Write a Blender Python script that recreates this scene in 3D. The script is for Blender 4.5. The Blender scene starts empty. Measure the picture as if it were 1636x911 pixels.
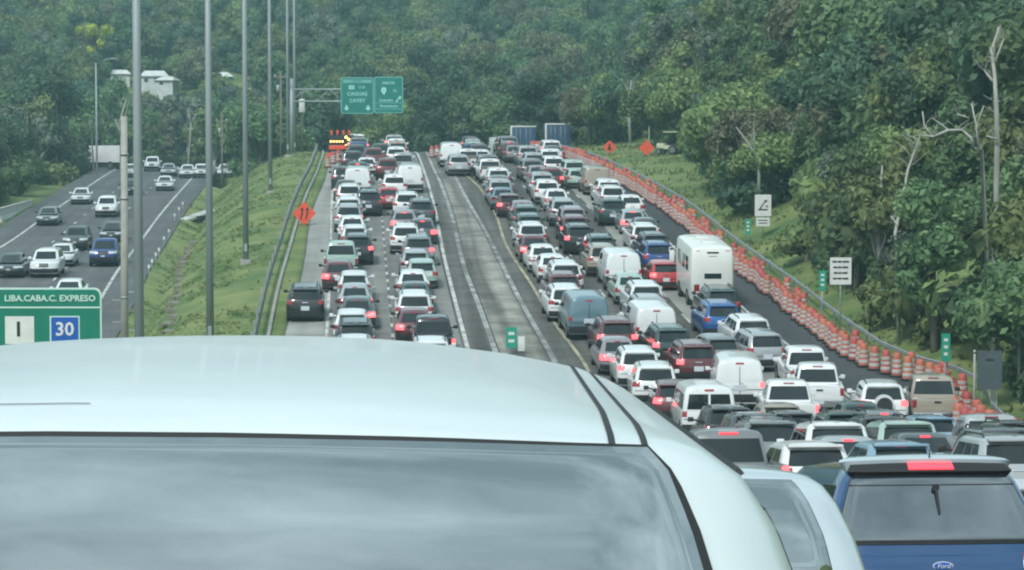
import bpy, bmesh, math, random
import numpy as np
from mathutils import Vector, Matrix
from mathutils.bvhtree import BVHTree

S = bpy.context.scene
COL = S.collection
R = math.radians

# ------------------------------------------------------------------ camera, sky, sun, exposure
FPX, CX, CY, PH = 4300.0, 818.0, 455.5, 180.0      # focal length and horizon of the 1636 px wide frame
PITCH = math.atan((CY - PH) / FPX)
CAMZ = 12.0
cam_d = bpy.data.cameras.new('camera')
cam = bpy.data.objects.new('camera', cam_d)
COL.objects.link(cam)
cam_d.sensor_width = 36.0
cam_d.lens = 36.0 * FPX / 1636.0
cam_d.clip_start, cam_d.clip_end = 0.2, 5000
cam.location = (0, 0, CAMZ)
cam.rotation_euler = (math.pi / 2 - PITCH, 0, 0)
S.camera = cam
cam_d.dof.use_dof = False

SUN_EL, SUN_AZ = R(46), R(203)
W = bpy.data.worlds.new('World')
S.world = W
W.use_nodes = True
nt = W.node_tree
for n in list(nt.nodes):
    nt.nodes.remove(n)
N = nt.nodes.new
out = N('ShaderNodeOutputWorld'); bg = N('ShaderNodeBackground'); sky = N('ShaderNodeTexSky')
sky.sky_type = 'NISHITA'; sky.sun_disc = False
sky.sun_elevation = SUN_EL; sky.sun_rotation = SUN_AZ
sky.air_density = 1.2; sky.dust_density = 2.0
tc = N('ShaderNodeTexCoord'); mp = N('ShaderNodeMapping'); mp.inputs['Scale'].default_value = (1.5, 1.5, 3.2)
no = N('ShaderNodeTexNoise'); no.inputs['Scale'].default_value = 2.1; no.inputs['Detail'].default_value = 7; no.inputs['Roughness'].default_value = .58
cr = N('ShaderNodeValToRGB')
cr.color_ramp.elements[0].position = .36; cr.color_ramp.elements[0].color = (3.6, 5.0, 5.6, 1)
cr.color_ramp.elements[1].position = .66; cr.color_ramp.elements[1].color = (9.2, 11.7, 12.5, 1)
mx = N('ShaderNodeMix'); mx.data_type = 'RGBA'; mx.inputs[0].default_value = .86
nt.links.new(tc.outputs['Generated'], mp.inputs['Vector']); nt.links.new(mp.outputs['Vector'], no.inputs['Vector'])
nt.links.new(no.outputs['Fac'], cr.inputs['Fac'])
nt.links.new(sky.outputs['Color'], mx.inputs[6]); nt.links.new(cr.outputs['Color'], mx.inputs[7])
nt.links.new(mx.outputs[2], bg.inputs['Color']); bg.inputs['Strength'].default_value = .088
nt.links.new(bg.outputs[0], out.inputs[0])

sl = bpy.data.lights.new('sun', 'SUN'); sl.energy = 2.2; sl.angle = R(9); sl.color = (1.0, .972, .93)
so = bpy.data.objects.new('sun', sl); COL.objects.link(so)
_d = Vector((math.sin(SUN_AZ) * math.cos(SUN_EL), math.cos(SUN_AZ) * math.cos(SUN_EL), math.sin(SUN_EL)))
so.rotation_euler = (-_d).to_track_quat('-Z', 'Y').to_euler()

vs = S.view_settings
S.display_settings.display_device = 'sRGB'
vs.view_transform = 'Standard'; vs.look = 'None'; vs.gamma = 1; vs.use_curve_mapping = False
vs.exposure = 0.40
cy = S.cycles
cy.use_denoising = True
cy.max_bounces = 6; cy.diffuse_bounces = 4; cy.glossy_bounces = 3; cy.transmission_bounces = 2
cy.volume_bounces = 0; cy.transparent_max_bounces = 8
cy.caustics_reflective = False; cy.caustics_refractive = False
cy.pixel_filter_type = 'BLACKMAN_HARRIS'; cy.filter_width = 2.1

# ------------------------------------------------------------------ helpers
def rng(seed):
    return random.Random(seed)

MATS = {}
def mat(name, col, rough=.6, col2=None, scale=4.0, detail=5, metal=0, spec=.5, coat=0, emit=None, es=0, bump=0, bscale=None,
        stops=(.35, .65), island=0, objrand=0, ior=None, coords='Object', stretch=None, streak=0, trans=0):
    m = bpy.data.materials.new(name); m.use_nodes = True
    t = m.node_tree; b = t.nodes['Principled BSDF']; n = t.nodes.new; L = t.links.new
    b.inputs['Base Color'].default_value = (*col, 1); b.inputs['Roughness'].default_value = rough
    b.inputs['Metallic'].default_value = metal; b.inputs['Specular IOR Level'].default_value = spec
    b.inputs['Coat Weight'].default_value = coat; b.inputs['Coat Roughness'].default_value = .05
    if ior: b.inputs['IOR'].default_value = ior
    if emit:
        b.inputs['Emission Color'].default_value = (*emit, 1); b.inputs['Emission Strength'].default_value = es
    if col2 or bump:
        tcn = n('ShaderNodeTexCoord'); src = tcn.outputs[coords]
        if stretch:
            mpn = n('ShaderNodeMapping'); mpn.inputs['Scale'].default_value = stretch
            L(src, mpn.inputs['Vector']); src = mpn.outputs['Vector']
    if col2:
        nz = n('ShaderNodeTexNoise'); nz.inputs['Scale'].default_value = scale; nz.inputs['Detail'].default_value = detail
        nz.inputs['Roughness'].default_value = .6
        L(src, nz.inputs['Vector'])
        rp = n('ShaderNodeValToRGB'); rp.color_ramp.elements[0].position = stops[0]; rp.color_ramp.elements[1].position = stops[1]
        rp.color_ramp.elements[0].color = (*col, 1); rp.color_ramp.elements[1].color = (*col2, 1)
        L(nz.outputs['Fac'], rp.inputs['Fac']); c = rp.outputs['Color']
        if island or objrand:
            hs = n('ShaderNodeHueSaturation'); L(c, hs.inputs['Color'])
            if island:
                g = n('ShaderNodeNewGeometry'); r1 = n('ShaderNodeMapRange')
                r1.inputs[3].default_value = 1 - island; r1.inputs[4].default_value = 1 + island
                L(g.outputs['Random Per Island'], r1.inputs[0]); v = r1.outputs[0]
            if objrand:
                oi = n('ShaderNodeObjectInfo'); r2 = n('ShaderNodeMapRange')
                r2.inputs[3].default_value = 1 - objrand; r2.inputs[4].default_value = 1 + objrand
                L(oi.outputs['Random'], r2.inputs[0])
                if island:
                    mu = n('ShaderNodeMath'); mu.operation = 'MULTIPLY'; L(v, mu.inputs[0]); L(r2.outputs[0], mu.inputs[1]); v = mu.outputs[0]
                else:
                    v = r2.outputs[0]
                r3 = n('ShaderNodeMapRange'); r3.inputs[3].default_value = .485; r3.inputs[4].default_value = .515
                L(oi.outputs['Random'], r3.inputs[0]); L(r3.outputs[0], hs.inputs['Hue'])
            L(v, hs.inputs['Value']); c = hs.outputs['Color']
        if streak:          # worn tracks and oil along the way the traffic runs
            uv = n('ShaderNodeTexCoord'); mpp = n('ShaderNodeMapping'); mpp.inputs['Scale'].default_value = (1.15, .022, 1)
            L(uv.outputs['UV'], mpp.inputs['Vector'])
            sn = n('ShaderNodeTexNoise'); sn.inputs['Scale'].default_value = 1.0; sn.inputs['Detail'].default_value = 5
            L(mpp.outputs['Vector'], sn.inputs['Vector'])
            mr = n('ShaderNodeMapRange'); mr.inputs[1].default_value = .33; mr.inputs[2].default_value = .67
            mr.inputs[3].default_value = 1 - streak; mr.inputs[4].default_value = 1 + streak
            L(sn.outputs['Fac'], mr.inputs[0])
            h2 = n('ShaderNodeHueSaturation'); L(c, h2.inputs['Color']); L(mr.outputs[0], h2.inputs['Value']); c = h2.outputs['Color']
        L(c, b.inputs['Base Color'])
    if trans and col2:      # thin leaves let light through
        tl = n('ShaderNodeBsdfTranslucent'); ms = n('ShaderNodeMixShader'); ms.inputs[0].default_value = trans
        L(c, tl.inputs['Color']); L(b.outputs[0], ms.inputs[1]); L(tl.outputs[0], ms.inputs[2])
        L(ms.outputs[0], t.nodes['Material Output'].inputs['Surface'])
    if bump:
        nb = n('ShaderNodeTexNoise'); nb.inputs['Scale'].default_value = bscale or scale * 6; nb.inputs['Detail'].default_value = 6
        L(src, nb.inputs['Vector'])
        bp = n('ShaderNodeBump'); bp.inputs['Strength'].default_value = bump; bp.inputs['Distance'].default_value = .05
        L(nb.outputs['Fac'], bp.inputs['Height']); L(bp.outputs['Normal'], b.inputs['Normal'])
    MATS[name] = m
    return m

def mesh(name, V, F, m, smooth=False):
    me = bpy.data.meshes.new(name)
    me.from_pydata([tuple(map(float, v)) for v in V], [], [tuple(f) for f in F])
    if m is not None:
        me.materials.append(MATS[m] if isinstance(m, str) else m)
    if smooth:
        me.polygons.foreach_set('use_smooth', [True] * len(me.polygons))
        if smooth == 'auto':
            me.set_sharp_from_angle(angle=R(38))
    me.update()
    return me

def obj(name, me, parent=None, loc=None, rot=None, **props):
    o = bpy.data.objects.new(name, me); COL.objects.link(o)
    if parent is not None: o.parent = parent
    if loc is not None: o.location = loc
    if rot is not None: o.rotation_euler = rot
    for k, v in props.items(): o[k] = v
    return o

def tag(o, label, cat, group=None):
    o['label'] = label; o['category'] = cat
    if group: o['group'] = group
    return o

def empty(name, loc, rot=(0, 0, 0), label=None, cat=None, group=None):
    o = obj(name, None, None, loc, rot); o.empty_display_size = .3
    if label: tag(o, label, cat, group)
    return o

class G:                      # gathers shapes into one mesh
    def __init__(s): s.V = []; s.F = []
    def add(s, V, F):
        k = len(s.V); s.V += [tuple(v) for v in V]; s.F += [tuple(i + k for i in f) for f in F]; return s
    def box(s, x0, x1, y0, y1, z0, z1):
        return s.add([(x0, y0, z0), (x1, y0, z0), (x1, y1, z0), (x0, y1, z0), (x0, y0, z1), (x1, y0, z1), (x1, y1, z1), (x0, y1, z1)],
                     [(0, 3, 2, 1), (4, 5, 6, 7), (0, 1, 5, 4), (1, 2, 6, 5), (2, 3, 7, 6), (3, 0, 4, 7)])
    def bbox(s, x0, x1, y0, y1, z0, z1, b=.03):
        bm = bmesh.new(); bmesh.ops.create_cube(bm, size=1)
        for v in bm.verts:
            v.co = ((x0 + x1) / 2 + v.co.x * (x1 - x0), (y0 + y1) / 2 + v.co.y * (y1 - y0), (z0 + z1) / 2 + v.co.z * (z1 - z0))
        bmesh.ops.bevel(bm, geom=list(bm.edges), offset=b, segments=2, profile=.6, affect='EDGES')
        bm.verts.index_update()
        s.add([v.co[:] for v in bm.verts], [[v.index for v in f.verts] for f in bm.faces]); bm.free(); return s
    def tube(s, P, rad, n=8, cap=True):
        P = [Vector(p) for p in P]
        if not hasattr(rad, '__len__'): rad = [rad] * len(P)
        V = []; F = []
        for i, p in enumerate(P):
            d = (P[min(i + 1, len(P) - 1)] - P[max(i - 1, 0)]).normalized()
            a = Vector((1, 0, 0)) if abs(d.x) < .9 else Vector((0, 1, 0))
            u = d.cross(a).normalized(); w = d.cross(u)
            for k in range(n):
                t = 2 * math.pi * k / n
                V.append(p + (u * math.cos(t) + w * math.sin(t)) * rad[i])
        for i in range(len(P) - 1):
            for k in range(n):
                a, b = i * n + k, i * n + (k + 1) % n
                F.append((a, b, b + n, a + n))
        if cap:
            F.append(tuple(range(n - 1, -1, -1))); F.append(tuple(range((len(P) - 1) * n, len(P) * n)))
        return s.add(V, F)
    def lathe(s, prof, n=16, c=(0, 0, 0), axis='z'):
        V = []; F = []
        for r, h in prof:
            for k in range(n):
                t = 2 * math.pi * k / n
                if axis == 'z': V.append((c[0] + r * math.cos(t), c[1] + r * math.sin(t), c[2] + h))
                else: V.append((c[0] + h, c[1] + r * math.cos(t), c[2] + r * math.sin(t)))
        for i in range(len(prof) - 1):
            for k in range(n):
                a, b = i * n + k, i * n + (k + 1) % n
                F.append((a, b, b + n, a + n))
        F.append(tuple(range(n - 1, -1, -1))); F.append(tuple(range((len(prof) - 1) * n, len(prof) * n)))
        return s.add(V, F)
    def prism(s, poly, y0, y1):     # polygon in x,z pushed through y
        n = len(poly)
        V = [(x, y0, z) for x, z in poly] + [(x, y1, z) for x, z in poly]
        F = [tuple(range(n)), tuple(range(2 * n - 1, n - 1, -1))] + [(i, i + n, (i + 1) % n + n, (i + 1) % n) for i in range(n)]
        return s.add(V, F)
    def mesh(s, name, m, smooth=False): return mesh(name, s.V, s.F, m, smooth)
    def obj(s, name, m, parent=None, smooth=False, loc=None, rot=None): return obj(name, s.mesh(name, m, smooth), parent, loc, rot)

def text(body, size, loc, m, parent, name='lettering', rot=(math.pi / 2, 0, 0), align='CENTER', bold=.0, sx=1, shear=0, ext=.006):
    c = bpy.data.curves.new(name, 'FONT'); c.body = body; c.size = size; c.align_x = align; c.align_y = 'CENTER'
    c.extrude = ext; c.offset = bold; c.resolution_u = 2
    c.materials.append(MATS[m])
    c.shear = shear
    tmp = bpy.data.objects.new(name, c); me = bpy.data.meshes.new_from_object(tmp); me.name = name
    bpy.data.objects.remove(tmp)
    o = obj(name, me, parent, loc, rot); o.scale = (sx, 1, 1)
    return o

# ------------------------------------------------------------------ profiles and lines of the roads
def curve(pts):
    P = sorted(pts); x = np.array([p[0] for p in P], float); y = np.array([p[1] for p in P], float)
    h = np.diff(x); d = np.diff(y) / h
    m = np.zeros(len(x)); m[0] = d[0]; m[-1] = d[-1]
    m[1:-1] = (d[:-1] * h[1:] + d[1:] * h[:-1]) / (h[:-1] + h[1:])
    def f(q):
        q = np.asarray(q, float); i = np.clip(np.searchsorted(x, q) - 1, 0, len(x) - 2)
        t = (q - x[i]) / h[i]; tc_ = np.clip(t, 0, 1)
        r = (2 * tc_**3 - 3 * tc_**2 + 1) * y[i] + (tc_**3 - 2 * tc_**2 + tc_) * h[i] * m[i] + (-2 * tc_**3 + 3 * tc_**2) * y[i + 1] + (tc_**3 - tc_**2) * h[i] * m[i + 1]
        r = r + np.where(t < 0, (q - x[0]) * m[0], 0) + np.where(t > 1, (q - x[-1]) * m[-1], 0)
        return r
    return f

_zr = curve([(-20, -.4), (0, -1.76), (4, -2.02), (8, -2.33), (12, -3.0), (20, -4.3), (30, -5.75), (40, -7.0), (65, -9.25), (80, -10.75), (97, -11.8), (113, -11.6), (128, -10.75), (142, -9.75),
             (160, -8.55), (180, -7.1), (200, -6.0), (219, -5.1), (240, -4.2), (258, -3.75), (275, -4.3), (300, -6.5), (330, -9.5), (400, -14)])
_zl = curve([(-20, -9), (60, -12.8), (100, -12.5), (150, -11.3), (172, -10.5), (205, -10.0), (235, -8.9), (277, -7.9), (303, -7.4), (330, -6.95), (352, -7.0), (380, -8.2), (450, -12)])
zr = lambda Y: _zr(Y) + CAMZ
zl = lambda Y: _zl(Y) + CAMZ
cP, sP = math.cos(PITCH), math.sin(PITCH)
def project(X, Y, Z):
    z = Z - CAMZ; d = Y * cP - z * sP; v = (Y * sP + z * cP) / d
    return CX + FPX * X / d, CY - FPX * v
_YY = np.arange(56.0, 256.5, .25)
_YL = np.arange(90.0, 345, .25)
def y_at_row(row, h=0., zf=zr, YY=None):
    YY = (_YY if zf is zr else _YL) if YY is None else YY
    rows = np.array([project(0, y, float(zf(y)) + h)[1] for y in YY])
    rows = np.minimum.accumulate(rows)
    return float(np.interp(-row, -rows, YY))
def x_at(px, Y, Z):
    return (px - CX) / FPX * (Y * cP - (Z - CAMZ) * sP)
def line(pix, near=(), far=(), zf=zr):
    P = list(near) + list(far)
    for px, py in pix:
        Y = y_at_row(py, 0, zf); P.append((Y, x_at(px, Y, float(zf(Y)))))
    return curve(P)

XS = line([(452, 540), (478, 450), (497, 340), (520, 280)], near=[(0, -3.5), (60, -6.2), (95, -9)], far=[(262, -18), (330, -26)])            # left edge of the concrete shoulder
XA0 = line([(520, 520), (525, 430), (530, 300), (537, 262)], near=[(0, -2), (60, -4.6), (95, -7.2)], far=[(265, -17), (330, -25)])            # left white line
XA1 = line([(740, 550), (722, 480), (703, 400), (690, 330), (674, 272)], near=[(0, 5.2), (20, 4.3), (60, 1.6), (95, -.6)], far=[(265, -10), (330, -18)])
XB = line([(797, 560), (775, 500), (747, 428), (731, 363), (708, 294), (693, 262)], near=[(0, 6.6), (20, 5.8), (60, 3.2), (95, .9)], far=[(265, -8.6), (330, -17)])
XC = line([(880, 577), (823, 474), (780, 386), (751, 334), (723, 280)], near=[(0, 8.4), (20, 7.8), (60, 5.0), (95, 3)], far=[(265, -7.2), (330, -16)])
XD = line([(931, 580), (877, 505), (851, 460), (806, 388), (791, 343), (765, 300), (731, 268)], near=[(0, 9.6), (20, 9), (60, 5.7), (95, 4.1)], far=[(265, -6.2), (330, -15)])
XE = line([(1459, 609), (1419, 598), (1372, 580), (1327, 551), (1240, 480), (1130, 394), (1060, 335), (1000, 298), (940, 267)], near=[(0, 21), (40, 18.5), (70, 17.4), (100, 16.7)], far=[(265, 1.5), (330, -9)])   # barrels
XLl = line([(0, 395), (80, 340), (160, 285)], near=[(0, -27), (100, -32)], far=[(345, -50), (420, -60)], zf=zl)
XLr = line([(165, 470), (217, 395), (262, 335), (306, 285)], near=[(0, -13), (100, -19.5)], far=[(345, -39.5), (420, -50)], zf=zl)

def sstep(a, b, x):
    t = np.clip((np.asarray(x, float) - a) / (b - a), 0, 1); return t * t * (3 - 2 * t)
def hash_noise(X, Y, s):
    return (np.sin(X / s + 1.7 * np.sin(Y / (s * 1.3))) + np.sin(Y / s * 1.1 + 1.3 * np.sin(X / (s * .8) + 2)) + np.sin((X + Y) / (s * .53))) / 3
def hill_far(X, Y):
    ridge = sstep(300, 560, Y) * 24 + sstep(480, 900, Y) * 75
    right = sstep(-10, 90, X) * 11 * sstep(270, 380, Y)
    left = -6.0 * sstep(-15, -60, X) * sstep(440, 395, Y)
    return CAMZ - 8.5 + ridge + right + left + hash_noise(X, Y, 23) * 1.8 * sstep(300, 360, Y)
NCOL = 29
def cross(Y):
    """breakpoints of the cross-section at distance Y: two arrays X, Z"""
    a, b, l0, l1 = float(XS(Y)), float(XE(Y)), float(XLl(Y)) - 2.6, float(XLr(Y)) + 2.2
    zR, zL = float(zr(Y)), float(zl(Y))
    g = a - 2.2
    g = max(g, l1 + 3)
    w = g - l1
    bw = 2.6 + 6.4 * float(sstep(170, 238, Y))
    X = [l0 - 260, l0 - 130, l0 - 60, l0 - 30, l0 - 14, l0 - 6, l0 - 2.5, l0, l0 + .02, (l0 + l1) / 2, l1 - .02, l1, l1 + w * .15, l1 + w * .35, l1 + w * .6, l1 + w * .85, g, a - .3, a, a + .02, (a + b) / 2, b + 1.18, b + 1.2, b + 2.2,
         b + 1.6 + bw, b + 5.6 + bw, b + 12.6 + bw, b + 40 + bw, b + 260]
    un = .10
    Z = [zL + 34, zL + 22, zL + 12, zL + 6, zL + 2.2, zL + .5, zL + .1, zL, zL - un, zL - un, zL - un, zL, zL - .55, zL + (zR - zL) * .3, zL + (zR - zL) * .7, zR - .25, zR - .05, zR, zR, zR - un, zR - un, zR - un, zR, zR + .15,
         zR + .9, zR + 2.6, zR + 6.4, zR + 17, zR + 60]
    X = np.array(X); Z = np.array(Z)
    k = float(sstep(283, 335, Y))
    road = np.zeros(NCOL)
    if k > 0: Z = Z * (1 - k) + hill_far(X, np.full_like(X, Y)) * k
    return X, Z
def ground(x, Y):
    X, Z = cross(Y); return float(np.interp(x, X, Z))
# ------------------------------------------------------------------ materials
PAINT = {'white': (.74, .76, .76), 'silver': (.40, .42, .43), 'grey': (.19, .205, .21), 'dark grey': (.065, .072, .078), 'black': (.017, .019, .022),
         'dark green': (.022, .055, .048), 'dark red': (.13, .022, .028), 'red': (.46, .03, .035), 'dark blue': (.018, .055, .22), 'blue': (.012, .10, .33),
         'pale blue': (.25, .38, .5), 'beige': (.34, .30, .24), 'pale green': (.36, .49, .43), 'mauve': (.30, .25, .27), 'blue-grey': (.13, .22, .27)}
for k, c in PAINT.items():
    dusty = tuple(min(.8, x * .86 + .03) for x in c)
    mat('paint_' + k, c, rough=.30, col2=dusty, scale=1.1, detail=4, stops=(.4, .75), coat=.7, metal=.0 if k in ('white', 'red', 'pale green', 'beige') else .25)
mat('glass', (.012, .018, .020), rough=.04, spec=.5, ior=1.55)
mat('hero_glass', (.03, .045, .046), rough=.025, spec=1.0, ior=2.75)
mat('black_trim', (.02, .022, .024), rough=.5, col2=(.035, .038, .04), scale=9)
mat('seal', (.012, .014, .015), rough=.65)
mat('tyre', (.018, .018, .019), rough=.85, col2=(.035, .033, .03), scale=8)
mat('rim', (.30, .31, .32), rough=.35, metal=.8)
mat('tail_off', (.30, .018, .022), rough=.15, coat=.8)
mat('tail_on', (.5, .02, .03), rough=.2, emit=(1, .09, .10), es=2.6)
mat('brake_on', (.6, .02, .03), rough=.2, emit=(1, .04, .06), es=2.2)
mat('headlight', (.55, .6, .62), rough=.1, coat=1)
mat('plate', (.62, .66, .70), rough=.45, col2=(.5, .55, .6), scale=20)
mat('chrome', (.62, .64, .66), rough=.18, metal=1)
mat('asphalt', (.066, .067, .062), rough=.9, col2=(.135, .132, .118), scale=.5, detail=10, bump=.3, bscale=30, stops=(.32, .68), streak=.42)
mat('asphalt_new', (.040, .047, .053), rough=.85, col2=(.056, .063, .068), scale=.25, detail=8, bump=.2, bscale=40, streak=.16)
mat('asphalt_left', (.075, .079, .082), rough=.88, col2=(.115, .117, .118), scale=.2, detail=8, bump=.2, bscale=30, streak=.2)
mat('concrete', (.165, .17, .158), rough=.85, col2=(.235, .238, .22), scale=.45, detail=9, bump=.2, bscale=14, objrand=.09, stops=(.3, .7), streak=.22)
mat('concrete_pale', (.23, .235, .215), rough=.85, col2=(.33, .33, .30), scale=.5, detail=9, bump=.2, bscale=14, objrand=.07, stops=(.3, .7), streak=.16)
mat('concrete_lane', (.120, .116, .100), rough=.88, col2=(.245, .238, .208), scale=.5, detail=10, bump=.3, bscale=14, objrand=.07, stops=(.34, .66), streak=.58)
mat('joint', (.05, .05, .048), rough=.95, col2=(.08, .08, .075), scale=2)
mat('line_white', (.58, .59, .56), rough=.75, col2=(.24, .245, .235), scale=.9, detail=10, stops=(.42, .66))
mat('line_worn', (.40, .41, .39), rough=.8, col2=(.14, .145, .14), scale=.8, detail=10, stops=(.36, .60), streak=.35)
mat('line_yellow', (.46, .41, .26), rough=.8, col2=(.20, .20, .165), scale=.8, detail=10, stops=(.38, .62))
mat('grass', (.078, .140, .036), rough=.95, col2=(.195, .225, .075), scale=.3, detail=12, bump=.5, bscale=2.6, stops=(.38, .62), coords='Object')
mat('grass_blades', (.13, .20, .065), rough=.9, col2=(.21, .24, .10), scale=.3, detail=4, island=.2, trans=.4, coords='Object')
mat('soil', (.15, .15, .11), rough=.95, col2=(.22, .21, .165), scale=1.2, detail=8, bump=.3)
mat('barrel_orange', (.50, .115, .08), rough=.55, col2=(.42, .115, .085), scale=2.5, objrand=.12)
mat('barrel_white', (.56, .52, .49), rough=.5, col2=(.38, .34, .32), scale=3)
mat('rubber', (.03, .03, .03), rough=.9)
mat('steel', (.40, .43, .44), rough=.5, col2=(.32, .35, .36), scale=1.5, metal=.55)
mat('pole_steel', (.27, .31, .325), rough=.55, col2=(.35, .385, .39), scale=.8, metal=.25, stretch=(1, 1, .25))
mat('pole_concrete', (.40, .39, .35), rough=.85, col2=(.31, .305, .28), scale=2.0, bump=.15)
mat('rail_dark', (.075, .088, .09), rough=.6, col2=(.12, .13, .13), scale=1.5, metal=.3)
mat('wood_pole', (.22, .20, .17), rough=.9, col2=(.15, .135, .115), scale=2, stretch=(3, 3, .3))
mat('sign_green', (.006, .20, .135), rough=.4, col2=(.008, .17, .115), scale=2)
mat('sign_teal', (.008, .215, .17), rough=.4, col2=(.01, .17, .14), scale=2)
mat('sign_white', (.70, .72, .69), rough=.45, col2=(.60, .62, .6), scale=2.5)
mat('sign_ink', (.02, .022, .022), rough=.5)
mat('sign_blue', (.015, .10, .42), rough=.4)
mat('sign_orange', (.80, .10, .04), rough=.45, col2=(.70, .085, .04), scale=3)
mat('panel_black', (.015, .015, .016), rough=.6)
mat('lamp_amber', (.8, .45, .1), emit=(1, .52, .12), es=5)
mat('sign_back', (.075, .10, .115), rough=.5, col2=(.06, .08, .09), scale=3)
mat('marker_green', (.02, .30, .20), rough=.5)
mat('house_wall', (.62, .64, .62), rough=.8, col2=(.48, .5, .48), scale=1.2)
mat('house_roof', (.70, .72, .70), rough=.6, col2=(.55, .57, .56), scale=1)
mat('house_roof_red', (.30, .15, .11), rough=.7, col2=(.36, .2, .16), scale=1)
mat('bark_pale', (.46, .46, .41), rough=.9, col2=(.27, .27, .24), scale=1.4, detail=8, bump=.3, stretch=(1, 1, .35))
mat('bark', (.17, .155, .125), rough=.95, col2=(.10, .09, .075), scale=2.5, bump=.3, stretch=(1, 1, .3))
mat('container_blue', (.035, .085, .17), rough=.5, col2=(.03, .065, .13), scale=.8)
mat('trailer_white', (.70, .72, .71), rough=.5, col2=(.58, .6, .59), scale=.7)
mat('camper', (.76, .78, .74), rough=.4, col2=(.69, .71, .67), scale=.6, coat=.3)
mat('mower', (.55, .57, .42), rough=.5, col2=(.45, .47, .35), scale=2)
LEAF = {'dark': ((.060, .122, .075), (.125, .20, .105)), 'mid': ((.110, .190, .090), (.190, .270, .120)), 'light': ((.18, .25, .095), (.265, .315, .135)),
        'grey': ((.14, .19, .14), (.22, .26, .19)), 'olive': ((.155, .17, .10), (.235, .235, .14)), 'yellow': ((.50, .50, .05), (.36, .42, .07))}
for k, (a, b) in LEAF.items():
    mat('leaf_' + k, a, rough=.62, col2=b, scale=.42, detail=6, island=.38, objrand=.22, stops=(.36, .66), spec=.3, trans=.38)

# ------------------------------------------------------------------ ground, roads, pavement slabs, painted lines
Ys = np.concatenate([np.arange(-12, 350, 2.0), np.arange(350, 700, 8.0), np.arange(700, 1301, 25.0)])
GV = []; nx = NCOL
SUB = 3
for Y in Ys:
    X, Z = cross(min(Y, 1300.0))
    for j in range(nx):
        GV.append((X[j], Y, Z[j]))
    # rough ground outside of the roads
gv = np.array(GV).reshape(len(Ys), nx, 3)
soft = np.ones(nx); soft[7:12] = 0; soft[16:24] = 0; soft[[6, 12, 15]] = .3
soft = soft[None, :] * np.ones((len(Ys), 1))
soft[:, 24] = .25
far = (Ys > 345)[:, None]
soft = np.where(far, 1, soft)
gv[:, :, 2] += soft * hash_noise(gv[:, :, 0] * 1.0, gv[:, :, 1], 5.5) * .16
gf = [(i * nx + j, i * nx + j + 1, (i + 1) * nx + j + 1, (i + 1) * nx + j) for i in range(len(Ys) - 1) for j in range(nx - 1)]
obj('ground', mesh('ground', gv.reshape(-1, 3), gf, 'grass', True), kind='structure')

def strip(name, fa, fb, zf, Y0, Y1, dz, m, step=2.0, parent=None, thick=0, cols=1):
    n = max(1, int(math.ceil((Y1 - Y0) / step))); q = np.linspace(Y0, Y1, n + 1)
    A, B, Z = fa(q), fb(q), zf(q) + dz
    V = []; F = []
    for i in range(n + 1):
        for c in range(cols + 1):
            V.append((A[i] + (B[i] - A[i]) * c / cols, q[i], Z[i]))
    w = cols + 1
    F = [(i * w + c, i * w + c + 1, (i + 1) * w + c + 1, (i + 1) * w + c) for i in range(n) for c in range(cols)]
    if thick:
        k = len(V); V += [(x, y, z - thick) for x, y, z in V]
        for i in range(n):
            F += [(i * w, (i + 1) * w, (i + 1) * w + k, i * w + k), ((i + 1) * w - 1, (i + 1) * w - 1 + k, (i + 2) * w - 1 + k, (i + 2) * w - 1)]
        F += [(c, c + k, c + 1 + k, c + 1) for c in range(cols)] + [(n * w + c + 1, n * w + c + 1 + k, n * w + c + k, n * w + c) for c in range(cols)]
    me = mesh(name, V, F, m)
    uvl = me.uv_layers.new(name='UVMap'); vi = np.empty(len(me.loops), np.int32); me.loops.foreach_get('vertex_index', vi)
    k_ = (n + 1) * w; rowi = (vi % k_) // w; ci = (vi % k_) % w
    uv = np.stack([A[0] * 0 + ((B - A)[rowi]) * ci / cols + len(name) % 7, q[rowi]], 1)
    uvl.data.foreach_set('uv', uv.astype(np.float32).ravel())
    return obj(name, me, parent)
off = lambda f, d: (lambda y: f(y) + d)
road = strip('road', off(XS, -.0), off(XE, 1.15), zr, -10, 300, -.03, 'asphalt', cols=4); road['kind'] = 'structure'
lroad = strip('left_road', off(XLl, -2.5), off(XLr, 2.1), zl, 60, 362, -.03, 'asphalt_left', cols=3); lroad['kind'] = 'structure'
new_lane = strip('closed_lane', off(XD, 10.15), off(XE, 1.1), zr, 40, 290, -.022, 'asphalt_new', cols=2); new_lane['kind'] = 'structure'
bed = strip('joint_bed', off(XS, .05), off(XA1, -.02), zr, 60, 280, -.022, 'joint', parent=road)
bed2 = strip('joint_bed', XB, XC, zr, 60, 280, -.022, 'joint', parent=road)
bed3 = strip('joint_bed', off(XD, 6.85), off(XD, 10.1), zr, 60, 280, -.021, 'joint', parent=road)

def slabs(fa, fb, m, Y0, Y1, Ls, name, seed, gap=.05):
    r = rng(seed); y = Y0
    while y < Y1:
        dz = r.uniform(-.004, .004)
        strip(name, off(fa, gap / 2), off(fb, -gap / 2), zr, y + gap / 2, y + Ls - gap / 2, dz, m, step=Ls / 2, parent=road, thick=.015)
        y += Ls
XM = lambda y: (XA0(y) + XA1(y)) / 2
slabs(off(XS, .05), XA0, 'concrete_pale', 90, 262, 5.6, 'concrete_slab', 1)
slabs(XA0, XM, 'concrete', 92, 264, 4.7, 'concrete_slab', 2)
slabs(XM, off(XA1, -.03), 'concrete', 94, 264, 4.7, 'concrete_slab', 3)
slabs(XB, XC, 'concrete_lane', 96, 266, 6.2, 'concrete_slab', 4)
slabs(off(XD, 6.85), off(XD, 10.1), 'concrete_pale', 80, 266, 5.2, 'concrete_slab', 5)

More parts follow.
